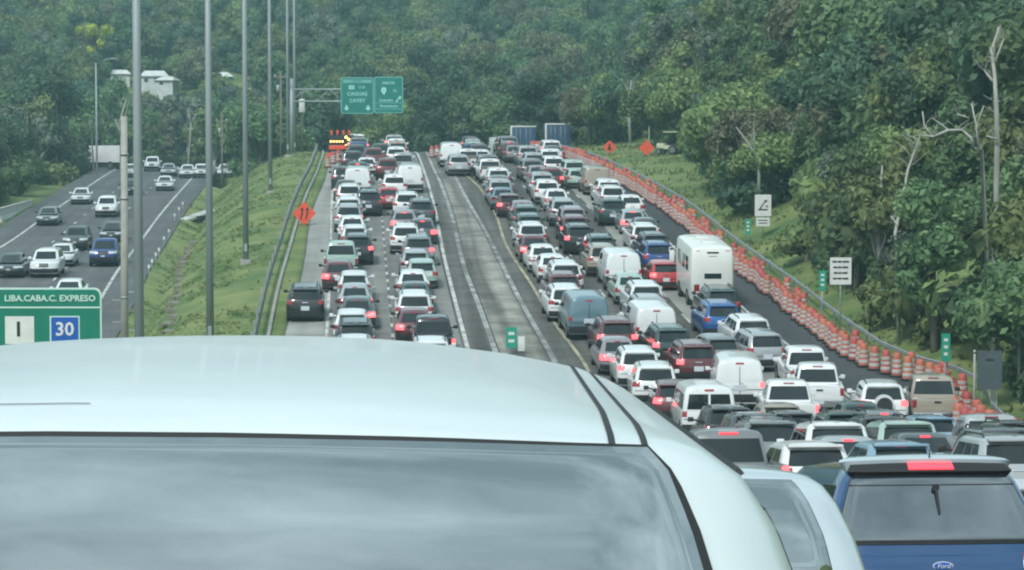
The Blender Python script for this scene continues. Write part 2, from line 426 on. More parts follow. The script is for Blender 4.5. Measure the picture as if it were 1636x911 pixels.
def paint(fx, w, zf, Y0, Y1, m, dash=None, parent=None, dz=.012):
    parent = parent or road
    if not dash:
        return strip('painted_line', off(fx, -w / 2), off(fx, w / 2), zf, Y0, Y1, dz, m, parent=parent)
    y = Y0
    while y < Y1:
        strip('painted_dash', off(fx, -w / 2), off(fx, w / 2), zf, y, min(y + dash[0], Y1), dz, m, step=dash[0], parent=parent); y += dash[0] + dash[1]
paint(off(XA0, .08), .17, zr, 40, 280, 'line_white')
paint(off(XA1, .16), .20, zr, 40, 280, 'line_white')
paint(off(XB, -.18), .26, zr, 40, 280, 'line_worn')
paint(off(XC, .16), .26, zr, 40, 280, 'line_worn')
paint(off(XD, .05), .18, zr, 40, 280, 'line_yellow')
paint(XM, .14, zr, 92, 262, 'line_white', (1.2, 2.1))
for q in (3.55, 6.80):
    paint(off(XD, q), .13, zr, 70, 262, 'line_white', (3, 6), dz=.004)
paint(off(XD, 10.25), .15, zr, 70, 268, 'line_white', dz=-.004)
paint(XLl, .22, zl, 90, 358, 'line_white', parent=lroad, dz=-.015)
paint(XLr, .20, zl, 90, 358, 'line_white', parent=lroad, dz=-.015)
for k in (1, 2):
    paint(lambda y, k=k: XLl(y) + (XLr(y) - XLl(y)) * k / 3, .15, zl, 96, 350, 'line_white', (2.2, 7.0), parent=lroad, dz=-.015)

# paved drainage ditch down the grass median: broken concrete pieces
ditch = empty('drainage_ditch', (0, 0, 0), label='line of broken pale concrete pieces running down the green median between the light poles', cat='drainage ditch')
r = rng(11)
for i in range(26):
    y = 118 + i * 3.6
    px = np.interp(y, [118, 150, 185, 215], [262, 283, 300, 318])
    x = x_at(px, y, ground(-20, y) )
    z = ground(x, y)
    w, l = r.uniform(.5, .95), r.uniform(1.0, 1.7)
    g = G().bbox(-w / 2, w / 2, -l / 2, l / 2, -.2, .05 + r.uniform(0, .05), .03)
    g.obj('concrete_piece', 'soil', ditch, loc=(x, y, z), rot=(r.uniform(-.08, .08), r.uniform(-.08, .08), r.uniform(-.4, .4)))
# ------------------------------------------------------------------ vehicles: stacks of rounded plan outlines
NC = 40
def ring(lv, Y0, Y1):
    zr_, zf_, y0, y1, hw, rr, rf, br, bf, cw = lv
    P = []
    cx = hw - rr
    for i in range(6): P.append((-cx + 2 * cx * i / 6, y0))
    for i in range(3): a = -math.pi / 2 + math.pi / 2 * i / 3; P.append((cx + rr * math.cos(a), y0 + rr + rr * math.sin(a)))
    for i in range(8): P.append((hw, y0 + rr + (y1 - rf - y0 - rr) * i / 8))
    cf = hw - rf
    for i in range(3): a = math.pi / 2 * i / 3; P.append((cf + rf * math.cos(a), y1 - rf + rf * math.sin(a)))
    for i in range(6): P.append((cf - 2 * cf * i / 6, y1))
    for i in range(3): a = math.pi / 2 + math.pi / 2 * i / 3; P.append((-cf + rf * math.cos(a), y1 - rf + rf * math.sin(a)))
    for i in range(8): P.append((-hw, y1 - rf - (y1 - rf - y0 - rr) * i / 8))
    for i in range(3): a = math.pi + math.pi / 2 * i / 3; P.append((-cx + rr * math.cos(a), y0 + rr + rr * math.sin(a)))
    out = []
    for x, y in P:
        q = 1 - (x / hw) ** 2
        t = (y - Y0) / (Y1 - Y0)
        yy = y - br * q if t < .5 else y + bf * q
        out.append((x, yy, zr_ + (zf_ - zr_) * t - cw * (x / hw) ** 2))
    return np.array(out)
def stack(levels):
    Y0 = min(l[2] for l in levels); Y1 = max(l[3] for l in levels)
    return np.array([ring(l, Y0, Y1) for l in levels])
def stack_geo(st, g, cap=True, bottom=False):
    n = len(st); V = st.reshape(-1, 3).tolist(); F = []
    for i in range(n - 1):
        for k in range(NC):
            F.append((i * NC + k, i * NC + (k + 1) % NC, (i + 1) * NC + (k + 1) % NC, (i + 1) * NC + k))
    if cap:
        # the top is closed with a smaller ring and a fan, so that it stays smooth
        c = st[-1].mean(0); k0 = len(V)
        V += (c + (st[-1] - c) * .5 + np.array([0, 0, .006])).tolist(); V.append((c + np.array([0, 0, .009])).tolist())
        a = (n - 1) * NC
        for k in range(NC):
            F.append((a + k, a + (k + 1) % NC, k0 + (k + 1) % NC, k0 + k)); F.append((k0 + k, k0 + (k + 1) % NC, k0 + NC))
    if bottom: F.append(tuple(range(NC - 1, -1, -1)))
    return g.add(V, F)
def spoint(st, i, v):
    v = min(max(v, 0), len(st) - 1 - 1e-6); l = int(v); t = v - l
    i = i % NC; k = int(i); s = i - k; k2 = (k + 1) % NC
    a = st[l][k] * (1 - s) + st[l][k2] * s; b = st[l + 1][k] * (1 - s) + st[l + 1][k2] * s
    return a * (1 - t) + b * t
def patch(st, i0, i1, v0, v1, o=.008, nu=6, nv=3, g=None, inset=.03):
    """a panel lying o proud of the stack's surface, with a rim going back into it"""
    g = g or G(); P = []; Nn = []
    for b in range(nv + 1):
        for a in range(nu + 1):
            i = i0 + (i1 - i0) * a / nu; v = v0 + (v1 - v0) * b / nv
            p = spoint(st, i, v)
            du = spoint(st, i + .05, v) - spoint(st, i - .05, v); dv = spoint(st, i, v + .04) - spoint(st, i, v - .04)
            n = np.cross(du, dv); n /= (np.linalg.norm(n) + 1e-9)
            P.append(p); Nn.append(n)
    P = np.array(P); Nn = np.array(Nn); V = (P + Nn * o).tolist(); w = nu + 1
    F = [(b * w + a, b * w + a + 1, (b + 1) * w + a + 1, (b + 1) * w + a) for b in range(nv) for a in range(nu)]
    edge = [a for a in range(w)] + [b * w + nu for b in range(1, nv + 1)] + [nv * w + a for a in range(nu - 1, -1, -1)] + [b * w for b in range(nv - 1, 0, -1)]
    k = len(V); V += [(P[e] - Nn[e] * inset).tolist() for e in edge]; m = len(edge)
    for q in range(m):
        F.append((edge[q], k + q, k + (q + 1) % m, edge[(q + 1) % m]))
    return g.add(V, F)

def dims(t):
    """lower body and cabin outlines of each kind of vehicle; y runs from the rear bumper (0) to the nose"""
    c = dict(rail=False, spoiler=False, bed=False, rear=(-.35, 6.35, .14, .90), rdoors=False, wins=[(9.5, 12.7), (13.1, 16.4)], blind=False, wheel=.33, tl=(5.3, 8.3, 2.5, 3.8))
    if t == 'sedan':
        L, H, hw = 4.38, 1.45, .88
        low = [(.20, .20, .10, L - .10, .84, .22, .3, .04, .06, 0), (.34, .32, .02, L - .03, .89, .25, .35, .06, .10, 0), (.55, .52, 0, L, .90, .25, .4, .07, .12, 0),
               (.82, .66, .03, L - .05, .90, .24, .4, .06, .12, 0), (.96, .74, .12, L - .2, .86, .2, .4, .04, .1, .01), (1.0, .80, .28, L - .45, .74, .2, .4, .03, .08, .02)]
        cab = [(.93, .93, .50, 3.5, .80, .22, .25, .06, .12, 0), (1.36, 1.36, 1.15, 2.62, .62, .16, .2, .05, .07, .0), (1.415, 1.42, 1.28, 2.48, .55, .14, .2, .05, .05, .01), (1.445, 1.45, 1.54, 2.3, .42, .12, .2, .04, .03, .01)]
    elif t == 'hatchback':
        L, H, hw = 4.05, 1.50, .87
        low = [(.20, .20, .08, L - .08, .81, .22, .3, .04, .06, 0), (.34, .32, .01, L - .03, .86, .25, .35, .06, .10, 0), (.55, .55, 0, L, .87, .25, .4, .07, .12, 0),
               (.85, .70, .05, L - .05, .87, .24, .4, .06, .12, 0), (.98, .80, .12, L - .2, .84, .2, .4, .05, .1, .01), (1.0, .86, .20, L - .42, .74, .2, .4, .04, .08, .02)]
        cab = [(.95, .95, .12, 3.2, .80, .2, .25, .06, .12, 0), (1.39, 1.39, .42, 2.35, .66, .16, .2, .05, .07, .0), (1.455, 1.46, .50, 2.2, .60, .14, .2, .05, .05, .012), (1.49, 1.50, .78, 2.0, .45, .12, .2, .04, .03, .012)]
        c['tl'] = (5.6, 8.4, 2.7, 4.2); c['spoiler'] = True
    elif t == 'suv':
        L, H, hw = 4.40, 1.71, .92
        low = [(.24, .24, .10, L - .10, .87, .22, .3, .03, .06, 0), (.40, .38, .02, L - .03, .93, .22, .35, .05, .10, 0), (.65, .62, 0, L, .94, .22, .4, .05, .12, 0),
               (.98, .82, .05, L - .05, .94, .2, .4, .05, .12, 0), (1.10, .94, .10, L - .18, .91, .18, .4, .04, .1, .01), (1.14, 1.02, .18, L - .42, .80, .18, .4, .03, .08, .02)]
        cab = [(1.07, 1.05, .10, 3.32, .85, .18, .25, .05, .12, 0), (1.58, 1.58, .36, 2.62, .72, .14, .2, .05, .07, .0), (1.665, 1.67, .44, 2.45, .65, .12, .2, .05, .05, .015), (1.705, 1.72, .75, 2.2, .50, .12, .2, .04, .03, .015)]
        c['rail'] = True; c['spoiler'] = True; c['tl'] = (5.6, 8.4, 2.8, 4.6); c['wheel'] = .37; c['wins'] = [(9.1, 11.0), (11.3, 13.5), (13.8, 16.4)]
    elif t == 'pickup':
        L, H, hw = 5.35, 1.80, .96
        low = [(.34, .30, .10, L - .10, .88, .12, .3, .01, .06, 0), (.48, .42, .02, L - .03, .95, .12, .35, .02, .10, 0), (.72, .70, 0, L, .96, .10, .4, .02, .12, 0),
               (.90, .92, .02, L - .05, .96, .10, .4, .02, .12, 0), (.93, 1.06, .08, L - .15, .93, .1, .4, .02, .1, .01), (.94, 1.13, .14, L - .4, .84, .1, .4, .02, .08, .02)]
        cab = [(1.00, 1.06, 1.95, 4.15, .87, .12, .25, .02, .12, 0), (1.66, 1.66, 2.08, 3.5, .74, .12, .2, .03, .07, .0), (1.75, 1.75, 2.16, 3.35, .68, .12, .2, .03, .05, .015), (1.79, 1.80, 2.42, 3.1, .5, .12, .2, .02, .03, .015)]
        c['bed'] = True; c['wheel'] = .40; c['wins'] = [(9.4, 12.6), (13.0, 16.3)]; c['tl'] = None
    elif t in ('van', 'panel van'):
        L, H, hw = 5.1, 2.08, .98
        low = [(.28, .28, .06, L - .10, .92, .10, .3, .0, .06, 0), (.45, .42, .01, L - .03, .97, .10, .35, .01, .10, 0), (.75, .70, 0, L, .98, .10, .4, .01, .12, 0),
               (1.08, .92, .01, L - .05, .98, .10, .4, .01, .12, 0), (1.14, 1.04, .03, L - .15, .965, .1, .4, .01, .1, .0), (1.16, 1.10, .07, L - .35, .90, .1, .4, .01, .08, .01)]
        cab = [(1.10, 1.10, .02, 4.5, .955, .10, .25, .01, .12, 0), (1.80, 1.80, .08, 3.75, .87, .12, .2, .02, .07, .0), (1.97, 1.95, .15, 3.5, .80, .14, .2, .03, .05, .02), (2.05, 2.04, .38, 3.2, .60, .16, .2, .03, .03, .02)]
        c['rdoors'] = t == 'van'; c['blind'] = t == 'panel van'; c['tl'] = (5.75, 8.0, 2.6, 4.0); c['wins'] = [(14.2, 16.4)] if t == 'panel van' else [(9.3, 11.3), (11.6, 13.8), (14.1, 16.4)]
    elif t == 'box truck':
        L, H, hw = 6.4, 2.85, 1.05
        low = [(.45, .40, 4.3, L - .10, .88, .15, .3, .01, .06, 0), (.55, .5, 4.25, L - .03, .95, .12, .35, .02, .10, 0), (.85, .8, 4.25, L, .97, .10, .4, .02, .12, 0),
               (1.1, 1.05, 4.25, L - .05, .97, .10, .4, .02, .12, 0), (1.16, 1.12, 4.3, L - .1, .95, .1, .4, .02, .1, .0), (1.18, 1.16, 4.35, L - .3, .90, .1, .4, .02, .08, .02)]
        cab = [(1.13, 1.13, 4.3, 6.15, .93, .10, .25, .01, .12, 0), (1.85, 1.85, 4.35, 5.75, .85, .12, .2, .02, .07, .0), (1.97, 1.97, 4.4, 5.6, .78, .14, .2, .03, .05, .02), (2.03, 2.03, 4.6, 5.4, .60, .16, .2, .03, .03, .02)]
        c['blind'] = True; c['tl'] = None; c['wins'] = [(12, 16.4)]; c['wheel'] = .42
    c.update(L=L, H=H, hw=hw, low=low, cab=cab)
    return c
def mir(a, b): return (6 - b, 6 - a)
_wheel = {}
def wheel_meshes(r):
    if r not in _wheel:
        t = G().lathe([(r * .62, -.10), (r * .93, -.11), (r, -.07), (r, .07), (r * .93, .11), (r * .62, .10)], 18, axis='x').mesh('tyre', 'tyre', 'auto')
        k = G().lathe([(r * .15, .10), (r * .3, .07), (r * .58, .085), (r * .64, .105)], 14, axis='x')
        k.lathe([(r * .64, -.105), (r * .58, -.085), (r * .3, -.07), (r * .15, -.10)], 14, axis='x')
        _wheel[r] = (t, k.mesh('rim', 'rim', 'auto'))
    return _wheel[r]
_types = {}
def vtype(t):
    if t in _types: return _types[t]
    c = dims(t); low, cab = stack(c['low']), stack(c['cab']); L, hw = c['L'], c['hw']
    P = []                      # name, mesh, offset, parent name or None, detail level (0 always, 1 near only), end: 'r' rear, 'f' front, '' both
    b = G(); stack_geo(low, b); stack_geo(cab, b)
    P.append(('body', b.mesh('body', 'paint_white', 'auto'), None, None, 0, ''))
    s0 = 1.0
    if c['blind'] is False:
        a0, a1, v0, v1 = c['rear']
        if c['rdoors']:
            for i0, i1 in ((.15, 2.85), (3.15, 5.85)):
                P.append(('rear_window', patch(cab, i0, i1, .16, .93).mesh('rear_window', 'glass', 'auto'), None, None, 0, ''))
        else:
            P.append(('rear_window', patch(cab, a0, a1, v0, v1, nu=8).mesh('rear_window', 'glass', 'auto'), None, None, 0, ''))
    P.append(('windshield', patch(cab, 19.4, 26.6, .10, .93, nu=8).mesh('windshield', 'glass', 'auto'), None, None, 0, ''))
    for a0, a1 in c['wins']:
        P.append(('side_window', patch(cab, a0, a1, .14, .90).mesh('side_window', 'glass', 'auto'), None, None, 0, ''))
        P.append(('side_window', patch(cab, 46 - a1, 46 - a0, .14, .90).mesh('side_window', 'glass', 'auto'), None, None, 0, ''))
    ub = G()
    wy = (L * .19 if t != 'box truck' else 1.3, L * .81)
    w_r = c['wheel']
    y_lo = .25
    ub.box(-hw + .16, hw - .16, y_lo, L - .35, .17, .45)
    for y in wy:
        for s in (-1, 1):
            ub.lathe([(w_r + .08, s * (hw - .12)), (w_r + .08, s * (hw + .004))], 18, (0, y, w_r + .02), 'x')
    P.append(('underbody', ub.mesh('underbody', 'seal'), None, None, 0, ''))
    ty, rm = wheel_meshes(w_r)
    for y in wy:
        for s in (-1, 1):
            P.append(('wheel', ty, (s * (hw - .10), y, w_r), None, 0, ''))
            P.append(('rim', rm, None, 'wheel', 1, ''))
    if c['tl']:
        a0, a1, v0, v1 = c['tl']
        for q in ((a0, a1), mir(a0, a1)):
            P.append(('taillight', patch(low, q[0], q[1], v0, v1, .012).mesh('taillight', 'tail_off', 'auto'), None, None, 0, 'r'))
        P.append(('rear_bumper', patch(low, -2, 8, .55, 1.75, .02, nu=12).mesh('rear_bumper', 'black_trim', 'auto'), None, None, 0, 'r'))
        pv = (1.9, 2.55) if t in ('hatchback', 'suv') else (2.2, 2.9)
        P.append(('licence_plate', patch(low, 2.15, 3.85, pv[0], pv[1], .018, 2, 1).mesh('licence_plate', 'plate'), None, None, 0, 'r'))
        if t in ('sedan', 'hatchback', 'suv'):
            P.append(('brake_light', patch(cab, 2.2, 3.8, 1.15 if t != 'sedan' else .93, 1.6 if t != 'sedan' else 1.04, .016, 3, 1).mesh('brake_light', 'tail_off'), None, None, 0, 'r'))
        P.append(('tailgate_seam', G().add(*(lambda q: (q.V, q.F))(patch(low, -.9, 6.9, 2.28, 2.36, .005, 10, 1))).mesh('tailgate_seam', 'seal'), None, None, 1, 'r'))
        P.append(('door_handle', patch(low, *((2.4, 3.6) if t not in ('van', 'panel van') else (3.1, 3.45)), 3.05, 3.3, .022, 2, 1).mesh('door_handle', 'chrome' if t in ('sedan', 'suv') else 'black_trim'), None, None, 1, 'r'))
    if t == 'suv':
        for s in (-1, 1):
            rr = G().tube([(s * .60, .65, 1.66), (s * .60, .75, 1.735), (s * .60, 2.3, 1.745), (s * .60, 2.42, 1.67)], .022, 6)
            P.append(('roof_rail', rr.mesh('roof_rail', 'black_trim', True), None, None, 1, ''))
    if c['spoiler']:
        z = c['cab'][1][0]; yy = c['cab'][1][2]
        sp = G().bbox(-.60, .60, yy - .17, yy + .22, z + .015, z + .075, .025)
        P.append(('roof_spoiler', sp.mesh('roof_spoiler', 'paint_white', 'auto'), None, None, 1, ''))
    if t == 'pickup':
        for s in (-1, 1):
            P.append(('bed_side', G().bbox(min(s * .95, s * .86), max(s * .95, s * .86), .08, 2.0, .88, 1.12, .03).mesh('bed_side', 'paint_white', 'auto'), None, None, 0, ''))
            P.append(('taillight', G().bbox(min(s * .945, s * .80), max(s * .945, s * .80), -.012, .07, .80, 1.10, .02).mesh('taillight', 'tail_off', 'auto'), None, None, 0, 'r'))
        P.append(('tailgate', G().bbox(-.79, .79, -.005, .07, .66, 1.12, .025).mesh('tailgate', 'paint_white', 'auto'), None, None, 0, ''))
        P.append(('bed_liner', G().bbox(-.83, .83, .1, 1.93, .93, .965, .01).mesh('bed_liner', 'black_trim'), None, None, 0, ''))
        P.append(('rear_bumper', G().bbox(-.93, .93, -.10, .06, .46, .63, .03).mesh('rear_bumper', 'chrome', 'auto'), None, None, 0, 'r'))
        P.append(('licence_plate', G().box(-.16, .16, -.115, -.10, .48, .62).mesh('licence_plate', 'plate'), None, None, 0, 'r'))
        P.append(('tailgate_handle', G().bbox(-.13, .13, -.03, 0, .98, 1.05, .01).mesh('tailgate_handle', 'black_trim'), None, None, 1, 'r'))
        P.append(('brake_light', G().bbox(-.2, .2, 2.04, 2.12, 1.685, 1.725, .01).mesh('brake_light', 'tail_off'), None, None, 0, 'r'))
    if t == 'box truck':
        P.append(('cargo_box', G().bbox(-1.05, 1.05, .0, 4.2, .80, 2.85, .05).mesh('cargo_box', 'trailer_white', 'auto'), None, None, 0, ''))
        P.append(('chassis', G().box(-.45, .45, .1, 4.5, .5, .78).mesh('chassis', 'seal'), None, None, 0, ''))
        for s in (-1, 1):
            P.append(('rear_door', G().bbox(min(s * .02, s * .98), max(s * .02, s * .98), -.03, .02, .88, 2.76, .012).mesh('rear_door', 'trailer_white', 'auto'), None, None, 0, 'r'))
            P.append(('door_bar', G().tube([(s * .25, -.045, .9), (s * .25, -.045, 2.74)], .015, 6).mesh('door_bar', 'steel', True), None, None, 1, 'r'))
            P.append(('taillight', G().bbox(min(s * .95, s * .75), max(s * .95, s * .75), -.02, .04, .66, .78, .01).mesh('taillight', 'tail_off'), None, None, 0, 'r'))
        P.append(('rear_bumper', G().bbox(-1.0, 1.0, -.06, .06, .46, .60, .02).mesh('rear_bumper', 'black_trim', 'auto'), None, None, 0, 'r'))
        P.append(('licence_plate', G().box(-.16, .16, -.075, -.06, .47, .59).mesh('licence_plate', 'plate'), None, None, 0, 'r'))
    if t == 'panel van':
        P.append(('door_seam', patch(low, 2.95, 3.05, 1.8, 3.95, .005, 1, 6, g=patch(cab, 2.95, 3.05, .02, .95, .005, 1, 4)).mesh('door_seam', 'seal'), None, None, 1, 'r'))
        P.append(('brake_light', patch(cab, 2.3, 3.7, 1.3, 1.7, .016, 3, 1).mesh('brake_light', 'tail_off'), None, None, 0, 'r'))
    if t == 'van':
        P.append(('brake_light', patch(cab, 2.3, 3.7, 1.3, 1.7, .016, 3, 1).mesh('brake_light', 'tail_off'), None, None, 0, 'r'))
    # front end, for the vehicles that face the camera
    for q in ((17.6, 21.0), (25.0, 28.4)):
        P.append(('headlight', patch(low, q[0], q[1], 2.75, 3.75, .012).mesh('headlight', 'headlight', 'auto'), None, None, 0, 'f'))
    P.append(('grille', patch(low, 21.3, 24.7, 2.3, 3.6, .012).mesh('grille', 'black_trim', 'auto'), None, None, 0, 'f'))
    P.append(('front_bumper', patch(low, 18, 28, .5, 1.8, .02, nu=12).mesh('front_bumper', 'black_trim', 'auto'), None, None, 0, 'f'))
    P.append(('licence_plate', patch(low, 22.3, 23.7, 1.9, 2.25, .025, 2, 1).mesh('licence_plate', 'plate'), None, None, 0, 'f'))
    my = c['cab'][0][3] - .35
    for s in (-1, 1):
        g = G().bbox(min(s * (hw + .02), s * (hw + .22)), max(s * (hw + .02), s * (hw + .22)), my - .06, my + .06, c['cab'][0][0] + .02, c['cab'][0][0] + .18, .035)
        g.tube([(s * (hw - .12), my, c['cab'][0][0] + .06), (s * (hw + .05), my, c['cab'][0][0] + .08)], .03, 6)
        P.append(('side_mirror', g.mesh('side_mirror', 'black_trim', 'auto'), None, None, 0, ''))
    _types[t] = (c, P)
    return _types[t]
_variant = {}
def painted(me, m):
    k = (me.name, m)
    if k not in _variant:
        d = me.copy(); d.name = me.name.split('.')[0]; d.materials.clear(); d.materials.append(MATS[m]); _variant[k] = d
    return _variant[k]
SNAKE = {'sedan': 'sedan_car', 'hatchback': 'hatchback_car', 'suv': 'sport_utility_car', 'pickup': 'pickup_truck', 'van': 'passenger_van', 'panel van': 'panel_van', 'box truck': 'box_truck'}
def vehicle(t, colour, loc, yaw, pitch, brake='', near=True, front=False, skip=()):
    """brake: '' off, 't' tail lamps lit, 'b' tail lamps and high lamp lit, 'l'/'r' only one lamp seen lit"""
    c, P = vtype(t); L = c['L']
    root = empty(SNAKE[t], loc)
    if front: root.rotation_euler = (-pitch, 0, yaw + math.pi)
    else: root.rotation_euler = (pitch, 0, yaw)
    last = {}; ntl = 0
    for name, me, o, par, lod, end in P:
        if lod and not near: continue
        if name in skip: continue
        if end == 'r' and front: continue
        if end == 'f' and not front: continue
        if name in ('body', 'bed_side', 'tailgate', 'roof_spoiler') and colour != 'white': me = painted(me, 'paint_' + colour)
        if name == 'taillight':
            if brake in ('t', 'b') or (brake == 'r' and ntl == 0) or (brake == 'l' and ntl == 1): me = painted(me, 'tail_on')
            ntl += 1
        if name == 'brake_light' and 'b' in brake: me = painted(me, 'brake_on')
        if name == 'side_mirror' and colour in ('white', 'silver'): me = painted(me, 'paint_' + colour)
        if par:
            obj(name, me, last[par])
        else:
            w = obj(name, me, root, (o[0], o[1] - L / 2, o[2]) if o else (0, -L / 2, 0)); last[name] = w
    return root, c
# ------------------------------------------------------------------ the queues: lane, x and roof row of the rear end as seen from the camera, kind, colour, lamps
Q = '''
S 488 458 suv black -
L1 567 514 suv black -
L1 562 500 hatchback white -
L1 571 484 sedan dark_grey r
L1 567 465 sedan silver r
L1 566 447 hatchback white -
L1 568 430 suv black r
L1 541 432 sedan dark_red t
L1 577 411 sedan mauve r
L1 545 391 pickup pale_green -
L1 571 378 suv black r
L1 567 362 hatchback white r
L1 563 348 sedan white -
L1 557 330 suv silver r
L1 557 317 suv white -
L1 589 306 suv black -
L1 558 299 suv white -
L1 553 288 sedan dark_grey -
L1 595 276 suv dark_grey -
L1 571 268 panel_van white -
L1 549 270 suv black -
L1 586 254 sedan white -
L1 563 246 suv black -
L1 569 234 suv dark_grey -
L2 693 513 pickup black l
L2 662 502 sedan dark_red t
L2 662 474 suv white -
L2 664 459 sedan dark_green -
L2 666 446 suv dark_green -
L2 660 436 sedan white -
L2 674 429 hatchback pale_green -
L2 664 404 hatchback silver -
L2 672 396 suv beige r
L2 668 378 suv grey r
L2 675 364 sedan dark_grey b
L2 648 360 suv white -
L2 642 349 suv white -
L2 668 345 suv dark_grey -
L2 646 339 sedan mauve b
L2 673 331 suv dark_grey -
L2 646 328 hatchback silver -
L2 650 317 suv white -
L2 674 316 sedan dark_grey -
L2 621 310 sedan red t
L2 653 296 suv silver -
L2 655 264 panel_van white -
L2 630 276 suv white -
L2 671 248 suv mauve -
L2 644 246 pickup silver -
L2 619 249 suv dark_red -
L2 633 235 suv white -
L2 608 232 suv dark_green -
L2 596 238 suv dark_red -
R1 1165 650 suv black -
R1 1180 722 pickup grey b
R1 1130 614 van white -
R1 1078 612 hatchback dark_red l
R1 1046 599 suv white -
R1 1036 588 suv dark_grey -
R1 1020 558 suv white t
R1 988 547 sedan mauve l
R1 984 532 suv dark_red t
R1 982 518 suv dark_green -
R1 966 507 suv black -
R1 950 494 sedan white -
R1 938 472 panel_van blue-grey -
R1 904 458 suv white r
R1 900 443 suv dark_red -
R1 903 428 suv white -
R1 884 410 sedan white -
R1 868 400 sedan white -
R1 854 383 sedan dark_red l
R1 849 367 suv white -
R1 846 353 suv dark_green -
R1 840 341 suv dark_green -
R1 835 334 sedan mauve -
R1 814 318 hatchback dark_red l
R1 816 310 suv silver -
R1 804 302 sedan blue-grey -
R1 799 291 suv silver -
R1 798 282 sedan grey -
R1 796 272 suv white -
R1 773 276 suv silver -
R1 785 256 pickup white -
R1 762 264 suv white -
R1 750 240 pickup white -
R1 733 243 suv silver -
R1 721 233 panel_van white -
R2 1232 668 suv black -
R2 1206 664 suv dark_grey -
R2 1258 676 suv dark_green -
R2 1265 614 pickup white l
R2 1208 610 suv dark_green -
R2 1185 603 suv dark_green -
R2 1180 571 panel_van white t
R2 1152 556 hatchback grey -
R2 1112 549 suv dark_red t
R2 1112 536 sedan silver -
R2 1104 523 hatchback silver b
R2 1072 517 suv dark_green l
R2 1045 488 panel_van white -
R2 1038 477 suv silver -
R2 1031 463 suv white -
R2 1008 456 sedan pale_green -
R2 1005 446 suv pale_green -
R2 994 402 panel_van white -
R2 963 392 suv beige -
R2 960 380 suv dark_green -
R2 945 367 sedan blue-grey -
R2 925 360 suv black l
R2 918 346 suv dark_red l
R2 915 332 suv mauve l
R2 900 321 suv silver -
R2 889 304 sedan white -
R2 874 288 suv white -
R2 866 276 suv silver -
R2 860 266 sedan mauve -
R2 850 257 suv grey -
R2 828 254 suv dark_red b
R2 853 246 suv silver -
R2 843 236 suv silver -
R3 1495 606 pickup beige -
R3 1409 612 suv white t
R3 1366 606 suv dark_grey l
R3 1308 588 pickup white -
R3 1295 564 pickup white l
R3 1243 560 suv pale_green -
R3 1220 531 suv silver -
R3 1200 511 suv white -
R3 1152 484 suv blue r
R3 1083 424 hatchback black -
R3 1062 420 hatchback red t
R3 1051 388 suv dark_blue -
R3 1046 378 suv dark_grey -
R3 1030 364 suv white -
R3 1022 376 suv white b
R3 1033 355 sedan dark_grey -
R3 1012 345 sedan silver b
R3 996 337 suv white -
R3 1009 321 sedan white -
R3 978 325 suv dark_green -
R3 978 306 suv white -
R3 972 287 suv white -
R3 953 267 panel_van beige -
R3 923 270 hatchback pale_green -
R3 917 256 suv pale_green -
R3 884 252 suv white -
R3 878 240 suv white -
N 1335 675 suv white -
N 1362 708 sedan silver b
N 1353 660 suv dark_green -
N 1413 666 suv black t
N 1492 666 hatchback pale_blue -
N 1530 685 suv white -
N 1600 664 pickup silver -
N 1612 690 suv dark_grey b
N 1618 710 suv silver -
N 1437 708 hatchback pale_blue b
N 1300 752 hatchback white r
'''
RH = {'sedan': 1.44, 'hatchback': 1.49, 'suv': 1.71, 'pickup': 1.79, 'van': 2.05, 'panel van': 2.05, 'box truck': 2.85}
LANENAME = {'S': 'left shoulder', 'L1': 'left lane of the left queue', 'L2': 'right lane of the left queue', 'R1': 'left lane of the right queue', 'R2': 'middle lane of the right queue',
            'R3': 'right lane of the right queue', 'N': 'nearest cars of the right queue', 'W': 'oncoming road'}
def slope(zf, y): return (float(zf(y + 2)) - float(zf(y - 2))) / 4
def heading(x, y):
    fs = [XA0, XA1, XD, XE]; xs = np.array([float(f(y)) for f in fs]); ds = np.array([(float(f(y + 4)) - float(f(y - 4))) / 8 for f in fs])
    return float(np.interp(x, xs, ds))
placed = []          # x, y (centre), half length, half width
entries = []
for ln in Q.strip().splitlines():
    lane, px, row, t, colr, br = ln.split()
    t = t.replace('_', ' '); colr = colr.replace('_', ' '); px, row = float(px), float(row)
    y = y_at_row(row, RH[t])
    entries.append([y, lane, px, t, colr, '' if br == '-' else br])
# the larger vehicles of the right queue come first, so that the others make room for them
CAMPER_Y = 140.8
campx = x_at(1133, CAMPER_Y - 4, float(zr(CAMPER_Y - 4)))
placed.append((campx, CAMPER_Y, 3.2, 1.15))
entries.sort(key=lambda e: e[0])
cars = []
dropped = []
def clash(xc, yc, hl, hw, hd):
    for (ax, ay, al, aw) in placed:
        if abs(ay - yc) < al + hl + .25 and abs((ax - xc) - hd * (ay - yc)) < aw + hw + .02: return True
    return False
KEEP = ('box truck', 'panel van', 'van', 'pickup')
for first in (True, False):
    for y0, lane, px, t, colr, br in entries:
        if (t in KEEP or lane == 'N' or (lane, px) in (('R3', 1062.0), ('R3', 1152.0), ('R1', 1020.0), ('R3', 1051.0))) != first: continue
        c = dims(t); hl, hw = c['L'] / 2, c['hw']; ok = False
        for k in range(34):
            y = y0 + .25 * ((k + 1) // 2) * (1 if k % 2 else -1)
            x = x_at(px, y, float(zr(y))); hd = heading(x, y)
            xc, yc = x + hd * hl * .7, y + hl * .7
            if not clash(xc, yc, hl, hw, hd): ok = True; break
        if not ok or y > 266: dropped.append((lane, px, t, colr)); continue
        placed.append((xc, yc, hl, hw))
        cars.append(dict(x=xc, y=yc, lane=lane, t=t, c=colr, br=br, hd=hd, front=False))
